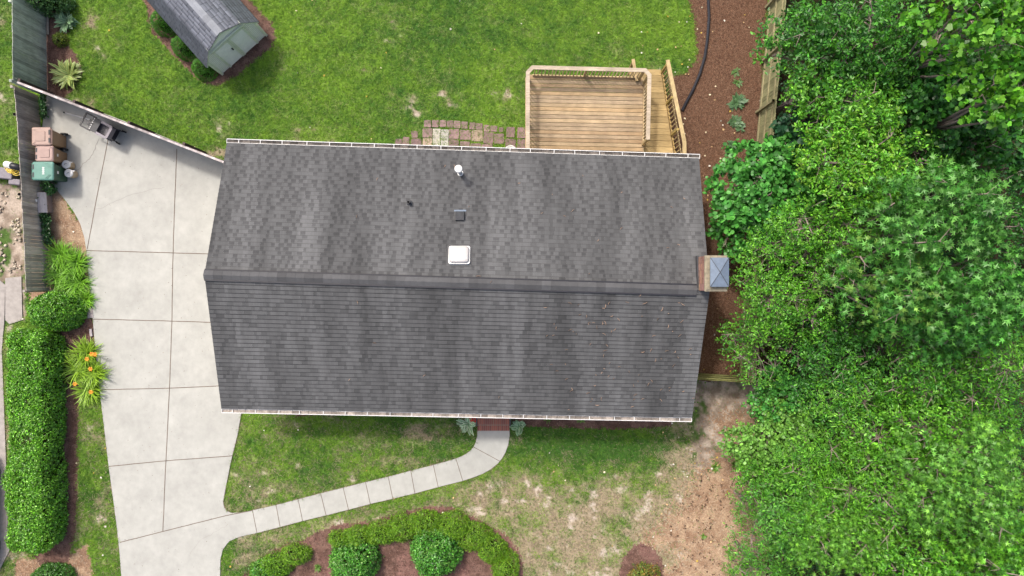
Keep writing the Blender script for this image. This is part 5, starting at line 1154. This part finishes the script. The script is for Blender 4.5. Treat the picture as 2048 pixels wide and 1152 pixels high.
for i, (x, y, r_, fl, lab) in enumerate(((172, 706, 32, [(183, 708), (190, 709), (174, 718)], 'upper daylily with most orange flowers by the driveway'), (156, 738, 34, [(150, 768)], 'daylily nearest the hedge with one small flower'), (186, 745, 34, [(181, 738)], 'daylily leaning over the driveway edge, one flower in its middle'), (178, 780, 32, [(182, 784)], 'lowest flowering daylily with one orange bloom'))):
    daylily(x, y, r_ * 1.15, 190, lab, 90 + i, fl, col=lu)
def hosta(px, py, r, n, ce, cm, label, seed, wd=.10, group='hostas in the beds', flowers=()):
    rng = np.random.default_rng(seed); x, y, _ = P(px, py, .15); root = empty("hosta", (x, y, 0), label, 'hosta', group)
    ribbon(rng, n * 2, r / 52.6 * .95, wd * 1.15, .5, .55, ce, cm, HP, spread=.10, parent=root, jit=.15, lmin=.35)
    b = MB(); b.lathe(0, 0, [(.05, 0), (.03, .08), (.01, .1)], 8); b.build("crown", M['green'], root)
hosta(130, 43, 24, 60, (.26, .38, .22), (.09, .20, .09), 'blue green hosta near the top of the left bed', 101)
hosta(135, 148, 34, 95, (.42, .46, .15), (.12, .22, .06), 'large yellow edged hosta in the left bed above the dark fence', 102, wd=.085)
hosta(936, 848, 24, 46, (.62, .70, .52), (.10, .28, .10), 'white edged hosta left of the brick steps', 103, wd=.09)
hosta(1038, 853, 17, 24, (.42, .56, .36), (.07, .20, .07), 'small white edged hosta right of the brick steps', 104)
hosta(1476, 203, 19, 60, (.13, .23, .11), (.045, .13, .045), 'roundest green hosta on the brown needles', 105, wd=.07)
hosta(1472, 243, 16, 42, (.16, .25, .13), (.05, .14, .05), 'green hosta below the roundest one on the brown needles', 106, wd=.07)
hosta(1482, 252, 12, 26, (.16, .25, .13), (.05, .14, .05), 'little hosta crowding the second one on the brown needles', 107, wd=.06)
hosta(1467, 290, 13, 30, (.14, .24, .12), (.05, .14, .05), 'green hosta nearest the round leaved tree', 108, wd=.07)
hosta(1474, 142, 9, 18, (.15, .24, .08), (.06, .15, .04), 'sparse seedling hosta above the roundest one', 109, wd=.05)
hosta(1478, 163, 10, 18, (.15, .24, .08), (.06, .15, .04), 'sparse hosta just above the roundest one on the needles', 110, wd=.05)
for i, (x, y, r_, nm, lab) in enumerate(((1097, 838, 12, 'fern', 'first bright tuft under the front gutter right of the steps'), (1163, 839, 12, 'fern', 'second bright tuft under the front gutter, farther from the steps'), (635, 1137, 10, 'grass_tuft', 'little grass tuft between the two bushes in the front bed'), (1460, 1103, 14, 'grass_tuft', 'pale green tuft on the orange needles at the right'), (1408, 1074, 7, 'grass_tuft', 'tiny bright tuft in the middle of the seed balls'), (1432, 935, 14, 'grass_tuft', 'weedy green tuft at the lawn edge above the orange needles'), (1470, 930, 12, 'grass_tuft', 'weedy green tuft near the light green bush'))):
    rng = np.random.default_rng(120 + i); X, Y, _ = P(x, y, .1); rt = empty(nm, (X, Y, 0), lab, 'plant'); ribbon(rng, 40, r_ / 52.6, .03, .5, .5, (.10, .22, .03), (.15, .28, .04), GRP, parent=rt, spread=.03)
# red flowers
fl = empty("flower_plant", P(950, 838), 'red blooming plant beside the white edged hosta at the steps', 'flowers'); rng = np.random.default_rng(7)
b = MB()
for i in range(46):
    cxx, cyy = [(-.08, .03), (.10, .05), (.02, 0)][i % 3]; x, y, z = rng.normal(cxx, .045), rng.normal(cyy, .04), .32 + rng.normal(0, .03); r_ = .025
    for k_ in range(3):
        a_ = rng.uniform(0, 6.28); b.add([(x, y, z), (x + r_ * math.cos(a_), y + r_ * math.sin(a_), z + .01), (x + r_ * 1.3 * math.cos(a_ + .8), y + r_ * 1.3 * math.sin(a_ + .8), z), (x + r_ * math.cos(a_ + 1.6), y + r_ * math.sin(a_ + 1.6), z + .01)], [(0, 1, 2, 3)])
b.build("flower", M['red'], fl)
b = MB(); 
for i in range(12): b.tube([(0, 0, 0), (rng.normal(0, .1), rng.normal(.03, .05), .30)], .005, 3)
b.build("stem", M['green'], fl)
# ivy along fence foot
rng = np.random.default_rng(17); pts = []
for (xa, ya, xb, yb, n, w_) in ((86, 192, 86, 236, 130, 4), (93, 366, 101, 384, 260, 8), (83, 392, 85, 440, 230, 5), (90, 432, 90, 470, 200, 7), (88, 440, 97, 488, 220, 7), (74, 400, 84, 412, 70, 9)):
    t = rng.random(n); pts.append(np.stack([xa + (xb - xa) * t + rng.normal(0, w_, n) * .6, ya + (yb - ya) * t + rng.normal(0, 2, n)], 1))
pts = np.concatenate(pts); Z = rng.uniform(.05, .35, len(pts)); C = np.array([P(a_, c_, z_) for (a_, c_), z_ in zip(pts, Z)])
o = cloud(rng, C, np.array([.5, 0, 1.0]) + rng.normal(0, .4, C.shape), 4, .14, HEART, .06, [(.025, .085, .022), (.035, .11, .025)], "ivy", None, 'gloss_leaf', .6); tag(o, 'dark ivy creeping along the foot of the left fence near the bins', 'ivy', kind='stuff')
print("objects", len(bpy.data.objects), "tris", sum(len(m_.polygons) for m_ in bpy.data.meshes))
